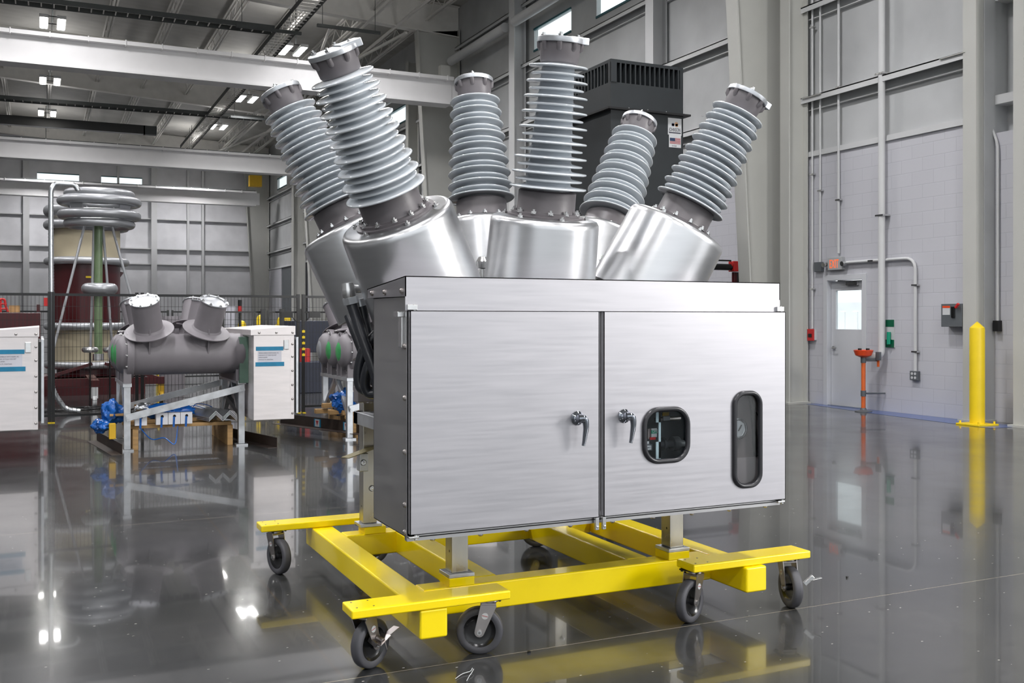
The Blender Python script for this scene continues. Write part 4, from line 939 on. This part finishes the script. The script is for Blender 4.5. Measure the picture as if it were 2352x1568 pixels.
# ================================================================== BACKGROUND BREAKER BODIES
def back_unit():
    OX, OY = 1.625, 12.30
    u = thing('breaker_body', (OX, OY, 0), 'grey breaker body on galvanised stand with stainless cabinet, centre left of the photo', 'circuit breaker', )
    T = Matrix.Translation((OX, OY, 0)) @ Matrix.Rotation(PI / 2, 4, 'Z')
    vs = vessels(T, u, .225, 1.05, -.50, .79, .228, .46, 1.635, True)
    # covers on the far vessel ends
    for i, (yy, m) in enumerate(((OY - .46, 'green_film'), (OY, 'green_film'), (OY + .46, 'galv'))):
        MB().lathe([(0, .12), (.07, .115), (.13, .09), (.205, .03), (.215, .0)], (OX - .79 + .02, yy, 1.05), (-1, 0, 0), 36).build('end_cover', m, vs[i])
        for j in range(12):
            a = 2 * PI * j / 12; inst(BOLT, 'bolt', vs[i], (OX - .76, yy + .243 * math.cos(a), 1.05 + .243 * math.sin(a)), (-1, 0, 0))
    # stand
    for X in (.835, 2.06):
        for Y in (11.72, 12.86):
            l = MB().box(X, X + .07, Y, Y + .07, .02, .70).build('leg', 'galv', u, .003)
            MB().box(X - .03, X + .10, Y - .03, Y + .10, 0, .018).build('foot_plate', 'galv', l)
        MB().box(X - .01, X + .08, 11.70, 12.95, .70, .74).build('cross_beam', 'galv', u)
        MB().bar((X + .035, 11.79, .30), (X + .035, 12.30, .70), .05, .05).bar((X + .035, 12.86, .30), (X + .035, 12.36, .70), .05, .05).build('end_brace', 'galv', u)
        for Y in (OY - .46, OY, OY + .46):
            for q in (-.16, .12): MB().box(X - .005, X + .075, Y + q, Y + q + .04, .74, .90).build('saddle', 'vessel', u)
    for Y in (11.70, 12.94):
        MB().bar((.855, Y - .012, .365), (2.12, Y - .012, .665), .012, .075).cyl((.875, Y - .03, .37), (.875, Y, .37), .016, n=10).cyl((2.09, Y - .03, .66), (2.09, Y, .66), .016, n=10).build('side_brace', 'galv', u)
    MB().bar((2.095, 11.79, .36), (2.095, 12.86, .52), .05, .06).build('rear_brace', 'grey_box', u)
    # cabinet
    a, b, c, d = 2.157, 2.61, 11.34, 13.27; z0, z1 = .315, 1.268
    cb = MB().box(a, b, c, d, z0, z1).build('cabinet_body', 'steel_pink', u, .003)
    mb = MB(); slab(mb, [(a - .035, c - .012, 1.262), (b + .012, c - .012, 1.262), (b + .012, c - .012, 1.365), (a - .035, c - .012, 1.325)], (0, d - c + .024, 0)); mb.build('cabinet_hood', 'steel_pink', u, .003)
    MB().box(a + .0, b - .045, c - .005, c, z0 + .005, 1.258).build('side_cover', 'steel_pink', cb, .002)
    MB().box(b + .028, b + .055, c + .03, d - .02, z0 + .06, z1 - .03).build('door', 'galv', u, .003)
    MB().box(b, b + .03, c + .05, d - .03, z0 + .08, z1 - .06).build('door_gap', 'black', u)
    MB().box(a - .10, a, c + .3, d - .3, z0 + .40, 1.24).build('rear_panel', 'green_dark', u, .004); MB().box(a - .13, a - .1, c + .36, d - .36, z0 + .42, 1.22).build('rear_flange', 'vessel', u, .004)
    for z in (1.16, 1.02, .86, .70, .54, .38): inst(BOLT_DK, 'bolt', cb, (b - .02, c, z), (0, -1, 0))
    for x in (a + .06, a + .25, b - .02): inst(BOLT_DK, 'bolt', cb, (x, c - .012, 1.29), (0, -1, 0))
    MB().box(b - .12, b - .065, c - .018, c - .005, 1.10, 1.21).build('side_vent', 'zinc', cb, .006)
    MB().box(a + .045, b - .145, c - .007, c - .005, .955, 1.085).build('paper_label', 'paper', cb)
    MB().box(a + .025, b - .125, c - .009, c - .0055, 1.09, 1.135).build('masking_tape', 'tape', cb); MB().box(a + .02, b - .115, c - .009, c - .0055, .915, .962).build('masking_tape', 'tape', cb)
    for k, s in enumerate(('MEIDEN AMERICA SWITCHGEAR, INC.', 'MAIN BODY OF 72.5kV VCB UNIT', 'MADE IN JAPAN', 'Charleston, SC, United States')):
        text(s, .017, 'lettering', 'ink', cb, face_negY(a + .055, c - .0075, 1.058 - .024 * k), .0003, 'LEFT', .78)
    return u
U1 = back_unit()
U0 = copy_tree(U1); U0.location.x -= 2.62; U0['label'] = 'stainless breaker cabinet cut by the left edge of the photo'
U2 = copy_tree(U1); U2.location.x += 2.50; U2['label'] = 'grey breaker body seen end on, just left of the main cabinet'

# --- packing material under the middle body
def pallet(dx, lbl):
    t = thing('timber_pallet', (1.3 + dx, 12.2, 0), lbl, 'pallet')
    for Y in (11.84, 12.3, 12.8): MB().box(.86 + dx, 2.0 + dx, Y, Y + .09, .23, .27).build('deck_board', 'wood', t, .002)
    for X in (.93, 1.95): MB().box(X + dx, X + .06 + dx, 11.8, 12.95, .0, .23).build('runner', 'wood', t, .002)
    MB().box(1.1 + dx, 1.7 + dx, 12.0, 12.06, .27, .31).build('deck_board', 'wood', t)
    return t
pallet(0, 'pine timber pallet under the middle breaker body')
pallet(2.5, 'pine timber pallet under the breaker body seen end on')
def block(x, y, z, i, lbl):
    t = thing('spacer_block', (x, y, z), lbl, 'block', 'white spacer blocks on the pallet')
    T = lambda a, b: (x + a, y, z + b)
    h = [(.065 + .017 * math.cos(2 * PI * k / 16), .09 + .017 * math.sin(2 * PI * k / 16)) for k in range(16)]
    MB().plate([(0, 0), (.125, 0), (.125, .128), (0, .128)], [h], T, (0, .10, 0)).build('block_body', 'white_block', t)
    MB().cyl((x + .065, y + .03, z + .09), (x + .065, y + .05, z + .09), .018, n=16).build('hole', 'black', t)
    MB().bar((x + .06, y - .003, z + .085), (x + .055, y - .003, z - .03), .022, .003, (0, 1, 0)).build('strap', 'blue_plastic', t)
for i, (x, l) in enumerate(((.95, 'white holed block with blue strap, partly behind the stand leg'), (1.17, 'white holed block, left one of the row of three'), (1.30, 'white holed block, middle one of the row of three'), (1.43, 'white holed block, right one of the row of three'))):
    block(x, 11.74, .272, i, l)
def crumple(c, s, n, m, name, lbl, cat):
    import bmesh
    bm = bmesh.new(); bmesh.ops.create_icosphere(bm, subdivisions=4, radius=1)
    from mathutils import noise
    for v in bm.verts:
        q = v.co.copy(); k = 1 + .35 * noise.noise(q * 1.7 + Vector((n, 0, 0))) + .22 * abs(noise.noise(q * 4.1 + Vector((0, n, 0)))) + .1 * noise.noise(q * 9)
        v.co = Vector((q.x * s[0] * k, q.y * s[1] * k, q.z * s[2] * k)) + Vector(c)
    mb = MB(); mb.add([v.co.copy() for v in bm.verts], [[v.index for v in f.verts] for f in bm.faces], True); bm.free()
    return tag(mb.build(name, m, None, 0, 40), lbl, cat)
crumple((.74, 12.0, .40), (.12, .12, .13), 1, 'blue_plastic', 'plastic_sheet', 'crumpled blue polythene hanging at the left end of the middle pallet', 'plastic sheet')
crumple((.62, 11.95, .27), (.09, .10, .07), 5, 'blue_plastic', 'plastic_sheet', 'torn corner of blue polythene near the yellow block', 'plastic sheet')
crumple((1.35, 12.05, .40), (.26, .12, .08), 9, 'blue_plastic', 'plastic_sheet', 'blue polythene bundle behind the white blocks', 'plastic sheet')
crumple((3.42, 12.2, .42), (.16, .2, .14), 3, 'blue_plastic', 'plastic_sheet', 'blue polythene on the pallet left of the main cabinet', 'plastic sheet')
crumple((1.08, 12.1, .44), (.10, .08, .05), 12, 'galv', 'plastic_sheet', 'clear plastic bag of hardware beside the timber offcut', 'bag')
tag(MB().tube(spline([(1.0, 11.78, .25), (1.12, 11.72, .12), (1.25, 11.7, .13), (1.36, 11.68, .06), (1.40, 11.75, .25)]), .006, 6).build('strap', 'blue_plastic'), 'loose blue strap hanging below the middle pallet', 'strap')
tag(MB().box(.69, .76, 11.80, 11.9, .13, .30).build('paint_block', 'ygold', None, .006), 'yellow block at the left end of the middle pallet', 'block')
tag(MB().box(.98, 1.22, 12.15, 12.22, .41, .47).build('timber_offcut', 'wood', None, .003), 'pine offcut lying on the blocks behind the stand leg', 'timber')
tag(MB(Matrix.Rotation(0, 4, 'Z')).box(.70, .90, 11.86, 11.92, .375, .40).build('timber_offcut', 'wood', None, .003), 'short pine slat on the blue polythene', 'timber')
def angle_steel(p0, p1, s, lbl, m='brown_steel', t=.006, grp=None):
    p0 = Vector(p0); p1 = Vector(p1); x, y, a = basis(p1 - p0, (0, 0, 1))
    mb = MB(); mb.bar(p0 + x * s / 2, p1 + x * s / 2, t, s); mb.bar(p0 + y * s / 2, p1 + y * s / 2, s, t)
    return tag(mb.build('steel_angle', m), lbl, 'steel angle', grp)
angle_steel((.62, 12.9, .0), (.80, 11.45, .0), .11, 'long brown steel angle on the floor left of the middle pallet')
angle_steel((2.05, 12.9, .0), (2.42, 11.35, .0), .11, 'long brown steel angle on the floor right of the middle pallet')
sa = angle_steel((2.88, 13.3, .07), (3.55, 11.6, .07), .13, 'brown steel angle with two red arrow labels in front of the end-on body')
d = (Vector((3.55, 11.6, 0)) - Vector((2.88, 13.3, 0))).normalized(); nrm = Vector((d.y, -d.x, 0)); nrm = nrm if nrm.x < 0 else -nrm
for k in (.45, .78):
    pc = Vector((2.88, 13.3, .13)).lerp(Vector((3.55, 11.6, .13)), k)
    MB().bar(pc - d * .07 + nrm * .0045, pc + d * .07 + nrm * .0045, .002, .10).build('label', 'tape', sa)
    MB().bar(pc - d * .045 + nrm * .0065, pc + d * .045 + nrm * .0065, .002, .09).build('label_paper', 'sign_white', sa)
    a, b, c = pc - d * .03 + Vector((0, 0, .03)), pc + d * .03 + Vector((0, 0, .03)), pc - Vector((0, 0, .035))
    q = nrm * .0080; q2 = nrm * .0090
    MB().add([a + q, b + q, c + q, a + q2, b + q2, c + q2], [(0, 1, 2), (5, 4, 3), (0, 1, 4, 3), (1, 2, 5, 4), (2, 0, 3, 5)]).build('red_arrow', 'flag_red', sa)
# bundle of nested angles on the pallet
for gx in (0, 1):
    for k in range(3):
        c0 = Vector((1.80 + gx * .155, 11.66, .30 + .018 * k)); c1 = c0 + Vector((-.30, 1.15, .0))
        mb = MB()
        for s in (-1, 1):
            mb.add([c0 + Vector((0, 0, .075)), c0 + Vector((s * .075, 0, 0)), c0 + Vector((s * .075, 0, -.008)), c0 + Vector((0, 0, .067)), c1 + Vector((0, 0, .075)), c1 + Vector((s * .075, 0, 0)), c1 + Vector((s * .075, 0, -.008)), c1 + Vector((0, 0, .067))],
                   [(0, 1, 2, 3), (7, 6, 5, 4), (0, 1, 5, 4), (1, 2, 6, 5), (2, 3, 7, 6), (3, 0, 4, 7)])
        tag(mb.build('steel_angle', 'galv'), 'galvanised angle, %s of the %s nested stack at the right end of the pallet' % (['lowest', 'middle', 'topmost'][k], ['left', 'right'][gx]), 'steel angle', 'nested galvanised angles')
tag(MB().tube(spline([(1.60, 12.25, .33), (1.66, 12.22, .45), (1.82, 12.2, .42), (1.9, 12.2, .33)]), .005, 6).tube(spline([(1.5, 12.3, .32), (1.6, 12.1, .44), (1.75, 12.15, .40)]), .004, 6).build('strap', 'blue_plastic'), 'blue strapping around the nested galvanised angles', 'strap')
for i, (x, y, z) in enumerate(((3.10, 12.3, .27), (3.22, 12.1, .27), (3.36, 12.0, .27), (3.18, 12.25, .34), (3.33, 12.35, .30))):
    tag(MB().box(x, x + .16, y, y + .09, z, z + .055).build('timber_offcut', 'wood', None, .003), 'pine block on the pallet behind the arrow labels, %s' % ['leftmost', 'second from left', 'rightmost', 'stacked on top', 'rear one'][i], 'timber')

# ================================================================== FENCES
def fence(x0, x1, y, z1, lbl, step_x=.05, step_z=.19, z0=.10, wire=.0022, diag=None, m='black', feet=True):
    f = thing('mesh_fence', ((x0 + x1) / 2, y, 0), lbl, 'fence')
    for x in (x0, x1):
        p = MB().box(x - .022, x + .022, y - .022, y + .022, 0, z1 + .02).build('post', m, f)
        if feet: MB().box(x - .022, x + .022, y - .09, y + .09, 0, .008).build('foot_plate', 'yellow_flat', p)
    MB().box(x0, x1, y - .018, y + .018, z1 - .036, z1).build('top_rail', m, f); MB().box(x0, x1, y - .012, y + .012, z0 - .02, z0 + .012).build('bottom_rail', m, f)
    mb = MB(); x = x0 + step_x
    while x < x1 - .01: mb.box(x - wire, x + wire, y - wire, y + wire, z0, z1); x += step_x
    z = z0 + step_z
    while z < z1 - .02: mb.box(x0, x1, y - wire * 2.5, y - wire * .5, z - wire, z + wire); z += step_z
    mb.build('wire_mesh', m, f)
    return f
FY = 15.38
fence(-3.2, .13, FY, 1.80, 'black mesh fence panel behind the left edge cabinet')
fence(.176, 1.27, FY, 1.80, 'black mesh fence panel in front of the green column, left of the middle body')
f = fence(1.345, 3.60, FY, 1.80, 'black mesh fence panel behind the middle body and its cabinet')
g = fence(3.68, 4.95, FY, 1.80, 'black mesh gate panel left of the main cabinet')
fence(5.0, 7.6, FY, 1.80, 'black mesh fence panel hidden behind the main cabinet')
for x, o in ((3.45, f), (3.88, g)):
    MB().box(x - .12, x + .06, FY - .04, FY + .0, 1.46, 1.55).tube(spline([(x + (.05 if x < 3.6 else -.1), FY - .02, 1.48), (x + (.1 if x < 3.6 else -.15), FY - .02, 1.42), (x + (.17 if x < 3.6 else -.2), FY - .02, 1.38)]), .006, 6).build('gate_switch', 'black', o)
mb = MB()
for k in range(5):
    zc = 1.25 - .09 * k
    mb.box(3.655, 3.70, FY - .03, FY - .026, zc - .018, zc + .018); mb.add([(3.665, FY - .032, zc), (3.69, FY - .032, zc), (3.6775, FY - .032, zc + .03), (3.665, FY - .026, zc), (3.69, FY - .026, zc), (3.6775, FY - .026, zc + .03)], [(0, 1, 2), (5, 4, 3), (0, 1, 4, 3), (1, 2, 5, 4), (2, 0, 3, 5)])
mb.build('caution_marking', 'yellow_flat', g)
MB().box(3.56, 3.575, FY - .03, FY - .024, .80, 1.15).build('caution_marking', 'yellow_flat', f)
# far fence
FY2 = 24.5
for k in range(7):
    x = -6 + 2.2 * k
    fence(x, x + 2.1, FY2, 1.62, 'low far black mesh fence panel, %s from the left' % ['first', 'second', 'third', 'fourth', 'fifth', 'sixth', 'seventh'][k], .11, .3, .1, .004, feet=False)
for k, (u, h) in enumerate(((598, 1.55), (612, 1.25), (638, 1.3), (645, 1.5), (660, 1.55), (368, 1.45), (556, 1.4), (283, 1.3))):
    YB2 = 26.5 + .45 * (k % 3); p = onY(u, 740, YB2)
    tag(MB().lathe([(0, 0), (.10, 0), (.10, h - .1), (.07, h - .03), (0, h)], (p.x, YB2, 0), n=16).build('far_bollard', 'yellow_flat'), 'small yellow bollard beyond the far fence, %s' % ['first right of the middle body', 'second, shorter', 'third, short', 'fourth', 'nearest the gate', 'left of the tilted ports', 'behind the right port', 'beside the maroon tank'][k], 'bollard', 'yellow bollards beyond the far fence')
for k, u in enumerate((603, 646, 508, 688)):
    p = onY(u, 720, 24.3); tag(MB().box(p.x - .05, p.x + .05, 24.2, 24.3, .0, 1.68).build('gate_post', 'black'), 'thick black post in the far fence, %s' % ['left one', 'middle one', 'behind the ports', 'beside the near gate'][k], 'post')
p0 = onY(688, 740, 20.5); p1 = onY(772, 740, 20.5)
tb = tag(MB().box(p0.x - .1, p1.x + 1.5, 20.5, 21.5, .75, 1.40).box(p0.x, p0.x + .08, 20.6, 20.7, 0, .76).box(p1.x + 1.3, p1.x + 1.38, 20.6, 20.7, 0, .76).box(p0.x, p1.x + 1.38, 20.7, 21.4, .25, .30).build('storage_cart', 'navy', None, .01), 'dark navy cabinet behind the gate, left of the main cabinet', 'cabinet')
p = onY(708, 800, 19.5); tag(MB().box(p.x - .12, p.x + .04, 19.5, 19.7, .60, .86).build('red_cabinet', 'red'), 'small red and white item low behind the gate', 'box')
tag(MB().box(p.x - .35, p.x + .5, 19.4, 19.9, 0, .60).build('equipment_crate', 'navy', None, .01), 'low dark crate carrying the red item behind the gate', 'crate')
p = onY(530, 700, 25.5); tag(MB().box(p.x - .11, p.x + .11, 25.5, 25.7, .95, 1.75).build('lit_sign', 'paper'), 'pale yellow panel behind the far fence beside the right port', 'panel')
p = onY(551, 690, 25); t = thing('signal_light', (p.x, 25, 0), 'slim red signal light above the far fence', 'signal light')
MB().cyl((p.x, 25, 1.6), (p.x, 25, 1.75), .05, n=12).build('red_lens', 'red', t); MB().cyl((p.x, 25, 0), (p.x, 25, 1.6), .03, n=10).cyl((p.x, 25, 1.75), (p.x, 25, 1.9), .05, n=12).build('pole', 'black', t)
p = onY(395, 735, 23.5); tag(MB().lathe([(0, 0), (.28, 0), (.26, 1.1), (.21, 1.45), (.19, 1.5), (0, 1.5)], (p.x, 23.5, 0), n=28).build('grey_drum', 'vessel'), 'grey tapered drum with open top between the tilted ports', 'drum')
p = onY(376, 730, 24.0); tag(MB().box(p.x - .18, p.x + .18, 24.0, 24.2, 1.1, 1.42).box(p.x - .03, p.x + .03, 24.08, 24.14, 0, 1.12).build('operator_station', 'tray'), 'small dark box on a post by the far fence, left of the drum', 'box')

# ================================================================== HIGH VOLTAGE TEST SET
YQ = 21.5
c = onY(200, 700, YQ); hx, hy = c.x, YQ; s = 1.0
def zq(v, Y=YQ, u=200): return onY(u, v, Y).z
rT = (onY(277, 600, YQ).x - onY(123, 600, YQ).x) / 2
ht = thing('test_transformer', (hx, hy, 0), 'tall maroon and beige cylindrical test transformer with grey rings', 'transformer')
def seg(v0, v1, m, name, r=rT): MB().cyl((hx, hy, zq(v1)), (hx, hy, zq(v0)), r, n=56).build(name, m, ht)
seg(515, 598, 'beige', 'upper_tube'); seg(606, 745, 'maroon', 'middle_tank'); seg(750, 832, 'beige', 'lower_tube')
MB().cyl((hx, hy, .30), (hx, hy, zq(836)), rT * .9, n=48).box(hx - 1.0, hx + 1.0, hy - .9, hy - .7, .0, .34).box(hx - 1.0, hx + 1.0, hy + .7, hy + .9, .0, .34).box(hx - 1.0, hx + 1.0, hy - .9, hy + .9, .2, .34).build('base', 'maroon', ht)
for v, R_ in ((520, 1.15), (602, 1.16), (749, 1.16), (836, 1.15)):
    MB().torus((hx, hy, zq(v)), (0, 0, 1), rT * R_, .075 if v != 520 else .09, 56, 12).build('grading_ring', 'toroid', ht)
MB().torus((hx, hy, zq(488)), (0, 0, 1), rT * 1.1, .12, 56, 14).build('grading_ring', 'toroid', ht)
MB().cyl((hx, hy, zq(515)), (hx, hy, zq(490)), rT * .5, n=40).build('top_cover', 'vessel', ht)
MB().add([(hx + rT, hy, zq(622)), (hx + rT + .07, hy, zq(624)), (hx + rT, hy, zq(636)), (hx + rT, hy + .03, zq(622)), (hx + rT + .07, hy + .03, zq(624)), (hx + rT, hy + .03, zq(636))], [(0, 1, 2), (5, 4, 3), (0, 1, 4, 3), (1, 2, 5, 4), (2, 0, 3, 5)]).build('lifting_lug', 'maroon', ht)
a = onY(197, 638, YQ - rT - .01); MB().box(a.x, a.x + .13, YQ - rT - .02, YQ - rT, a.z, a.z + .035).build('rating_label', 'yellow_flat', ht)
# divider column in front, with ring crown
YV = 18.6
c = onY(226, 700, YV); vx = c.x
zv = lambda v: onY(226, v, YV).z
dv = thing('voltage_divider', (vx, YV, 0), 'green fibreglass voltage divider column crowned with grey corona rings', 'voltage divider')
MB().lathe([(.062, zv(820)), (.066, zv(820) + .1), (.070, zv(515))], (vx, YV, 0), n=24).build('column', 'green_tube', dv)
MB().cyl((vx, YV, zv(828)), (vx, YV, zv(812)), .09, n=20).build('column_foot', 'zinc', dv)
px = 18.0 / F
for v, w, r in ((447, 145, .068), (464, 172, .078), (495, 170, .080), (515, 146, .072)):
    MB().torus((vx + .02, YV, zv(v)), (0, 0, 1), (w / 2) * px - r * .9, r, 60, 14).build('corona_ring', 'toroid', dv)
mb = MB()
for k in range(4):
    a = PI / 4 + k * PI / 2; d = Vector((math.cos(a), math.sin(a), 0)); q = Vector((vx + .02, YV, 0))
    mb.bar(q + d * .55 + Vector((0, 0, zv(466))), q + d * .50 + Vector((0, 0, zv(495))), .25, .02, d)
    mb.bar(q + d * .5 + Vector((0, 0, zv(498))), q + d * .06 + Vector((0, 0, zv(500))), .06, .03)
    mb.bar(q + d * .1 + Vector((0, 0, zv(505))), q + d * .3 + Vector((0, 0, zv(478))), .03, .02)
mb.build('ring_support', 'toroid', dv)
MB().torus((vx + .02, YV, zv(663)), (0, 0, 1), .20, .095, 44, 16).cyl((vx + .02, YV, zv(670)), (vx + .02, YV, zv(656)), .2, n=32).build('mid_ring', 'toroid', dv)
for k, (u0, u1) in enumerate(((195, 123), (216, 208), (236, 258), (256, 312))):
    t = onY(u0, 515, YV); yb_ = YV - .6 if k in (0, 3) else YV + .5
    if k in (0, 3): b = onY(u1, 800 if k == 0 else 720, YV - .3); b.z = max(b.z, .5)
    else: b = onY(u1, 800, YV)
    MB().cyl(t, b, .022, n=8).build('stay_rod', 'toroid', dv)
# maroon wheeled base
MB().bar((vx - 1.05, YV - .2, .38), (vx + 1.05, YV - .2, .38), .14, .12).bar((vx - .1, YV - .9, .38), (vx - .1, YV + .9, .38), .14, .12).bar((vx - .10, YV, .40), (vx - .10, YV, zv(826)), .14, .14).bar((vx + .14, YV, .40), (vx + .14, YV, zv(826)), .10, .10).bar((vx - .95, YV - .2, .42), (vx - .1, YV, zv(835)), .05, .05).bar((vx + .95, YV - .2, .42), (vx + .1, YV, zv(835)), .05, .05).build('wheeled_frame', 'maroon', dv)
for x in (-1.0, -.1, 1.0):
    yy = YV - .2 if x != -.1 else YV - .9
    MB().cyl((vx + x - .03, yy, .10), (vx + x + .03, yy, .10), .10, n=20).box(vx + x - .05, vx + x + .05, yy - .04, yy + .04, .15, .33).build('caster', 'caution' if x > .5 else 'sign_white', dv)
for k, (u, w) in enumerate(((207, 30), (252, 24))):
    p = onY(u, 803, 17.6); cr_ = tag(MB().torus((p.x, 17.6, p.z), (0, 0, 1), w / 2 * 17.5 / F - .03, .045, 28, 10).lathe([(0, -.02), (w / 2 * 17.5 / F - .03, -.01), (w / 2 * 17.5 / F - .03, .01), (0, .02)], p).cyl(p, p - Vector((0, 0, .02)), .03).build('corona_shield', 'zinc'), 'small silver corona shield %s the green column' % ['left of', 'right of'][k], 'corona shield')
    tag(MB().cyl((p.x, 17.6, 0), p, .014, n=8).lathe([(0, 0), (.1, 0), (.1, .02), (0, .02)], (p.x, 17.6, 0)).build('shield_stand', 'black'), 'thin dark rod stand under the corona shield %s the green column' % ['left of', 'right of'][k], 'stand')
# foil duct
DYY = 16.6
def dp_(u, v): return onY(u, v, DYY)
def corrug(pts, r, step=.022):
    P = []; tot = 0
    for a, b in zip(pts, pts[1:]):
        L = (b - a).length; n = max(1, int(L / step)); P += [a.lerp(b, k / n) for k in range(n)]
    P.append(pts[-1]); return MB().tube(P, lambda i: r * (1.0 if i % 2 else .86), 14)
pts = [dp_(180, 438), dp_(172, 424), dp_(126, 421), dp_(117, 436), dp_(117, 560), dp_(118, 700), dp_(120, 890), dp_(128, 908), dp_(150, 920), dp_(176, 926), dp_(185, 931)]
pts[-1].z = .042; pts[-2].z = .05; pts[-3].z = .08
pts = bend(pts, .25, 5)
dt = tag(corrug(pts, .040).build('foil_duct', 'foil', None, 0, 60), 'silver corrugated flexible duct rising beside the maroon transformer', 'duct')
# items at far left
a = onY(0, 718, 19.5); b = onY(93, 757, 19.5)
tag(MB().box(a.x - 2, b.x, 19.5, 20.5, .0, a.z).build('maroon_tank', 'maroon', None, .01), 'dark maroon tank behind the left edge cabinet', 'tank')
tag(MB().box(onY(20, 700, 19.6).x, onY(45, 700, 19.6).x, 19.7, 20.0, onY(30, 717, 19.6).z, onY(30, 701, 19.6).z).build('timber_box', 'wood'), 'small amber box on top of the dark maroon tank', 'box')
mb = MB(); z = onY(8, 716, 19.6).z
mb.tube(bend([onY(-4, 688, 19.6), onY(11, 686, 19.6), onY(12, 700, 19.6), onY(18, 716, 19.6)], .05), .02, 8).tube([onY(-4, 697, 19.6), onY(16, 698, 19.6)], .016, 8).tube([onY(-4, 709, 19.6), onY(16, 709, 19.6)], .016, 8).tube([onY(2, 690, 19.6), onY(2, 717, 19.6)], .016, 8)
tag(mb.build('red_pipework', 'red'), 'bright red pipework on top of the maroon tank', 'pipework')
tag(MB().box(onY(84, 700, 19.6).x, onY(92, 700, 19.6).x, 19.6, 19.8, z, z + .13).build('red_valve', 'maroon'), 'small dark red valve on the right end of the maroon tank', 'valve')
p = onY(109, 693, 27); tag(MB().box(p.x - .08, p.x + .08, 27, 27.1, p.z - .1, p.z + .1).build('fire_sign', 'red'), 'small red square sign left of the foil duct', 'sign')
tag(MB().tube(spline([(vx - .9, 17.2, .02), (vx - .3, 17.0, .03), (vx + .1, 17.3, .02), (vx + .7, 17.0, .02), (vx + 1.3, 17.6, .02)]), .018, 8).tube(spline([(vx - 1.0, 16.8, .02), (vx - .2, 17.6, .02), (vx + .4, 16.9, .02)]), .014, 8).build('floor_cable', 'black'), 'black cables lying on the floor under the green column', 'cable')

# ================================================================== FLOOR BITS
p = onZ(1088, 1538); q = onZ(1070, 1560)
tag(MB().tube(spline([onZ(1046, 1558, .004), onZ(1062, 1547, .006), onZ(1080, 1541, .008), onZ(1085, 1534, .012)]), .0014, 6).tube(spline([onZ(1072, 1563, .004), onZ(1078, 1552, .006), onZ(1083, 1545, .010), onZ(1088, 1536, .012)]), .0014, 6).build('wire_offcut', 'sign_white'), 'two short white wire offcuts on the floor in front of the trolley', 'wire')
p = onZ(1215, 1499); tag(MB().box(p.x - .006, p.x + .006, p.y - .005, p.y + .005, 0, .009).build('black_chip', 'black'), 'tiny black chip on the floor in front of the trolley', 'debris')
p = onZ(1946, 1327); tag(MB().box(p.x - .005, p.x + .006, p.y - .005, p.y + .005, 0, .009).build('black_chip', 'black'), 'tiny black chip on the floor right of the trolley', 'debris')

# ================================================================== DAYLIGHT
w = bpy.data.worlds.new('sky'); sc.world = w; w.use_nodes = True
bg = w.node_tree.nodes['Background']; bg.inputs[0].default_value = (.93, .97, 1, 1); bg.inputs[1].default_value = 1.3
ad = bpy.data.lights.new('doorway_daylight', 'AREA'); ad.shape = 'RECTANGLE'; ad.size = 7.2; ad.size_y = 5.1; ad.energy = 170; ad.color = (.98, .98, 1)
ao = bpy.data.objects.new('doorway_daylight', ad); COL.objects.link(ao); ao.location = (XN + .15, -4.85, 2.6); ao.rotation_euler = (0, PI / 2, 0); 
ao.rotation_euler = Vector((-1, 0, 0)).to_track_quat('-Z', 'Y').to_euler()
sd = bpy.data.lights.new('sun', 'SUN'); sd.energy = 3.2; sd.angle = R(.6); so = bpy.data.objects.new('sun', sd); COL.objects.link(so); so.rotation_euler = Vector((.42, 0, -.91)).to_track_quat('-Z', 'Y').to_euler()
kd = bpy.data.lights.new('flood_lamp', 'AREA'); kd.shape = 'SQUARE'; kd.size = 2.2; kd.energy = 620; kd.color = (1, .98, .95)
ko = bpy.data.objects.new('flood_lamp', kd); COL.objects.link(ko); ko.location = (10.7, -2.6, 4.5); ko.rotation_euler = (Vector((2.4, 4.4, 1.3)) - ko.location).to_track_quat('-Z', 'Y').to_euler()
sc.view_settings.view_transform = 'Standard'; sc.view_settings.look = 'None'; sc.view_settings.gamma = 1; sc.view_settings.exposure = 0.0; sc.view_settings.use_curve_mapping = False
sc.cycles.max_bounces = 8; sc.cycles.diffuse_bounces = 4; sc.cycles.glossy_bounces = 5; sc.cycles.transparent_max_bounces = 12
sc.cycles.caustics_reflective = False; sc.cycles.caustics_refractive = False; sc.cycles.sample_clamp_indirect = 4; sc.cycles.use_denoising = True
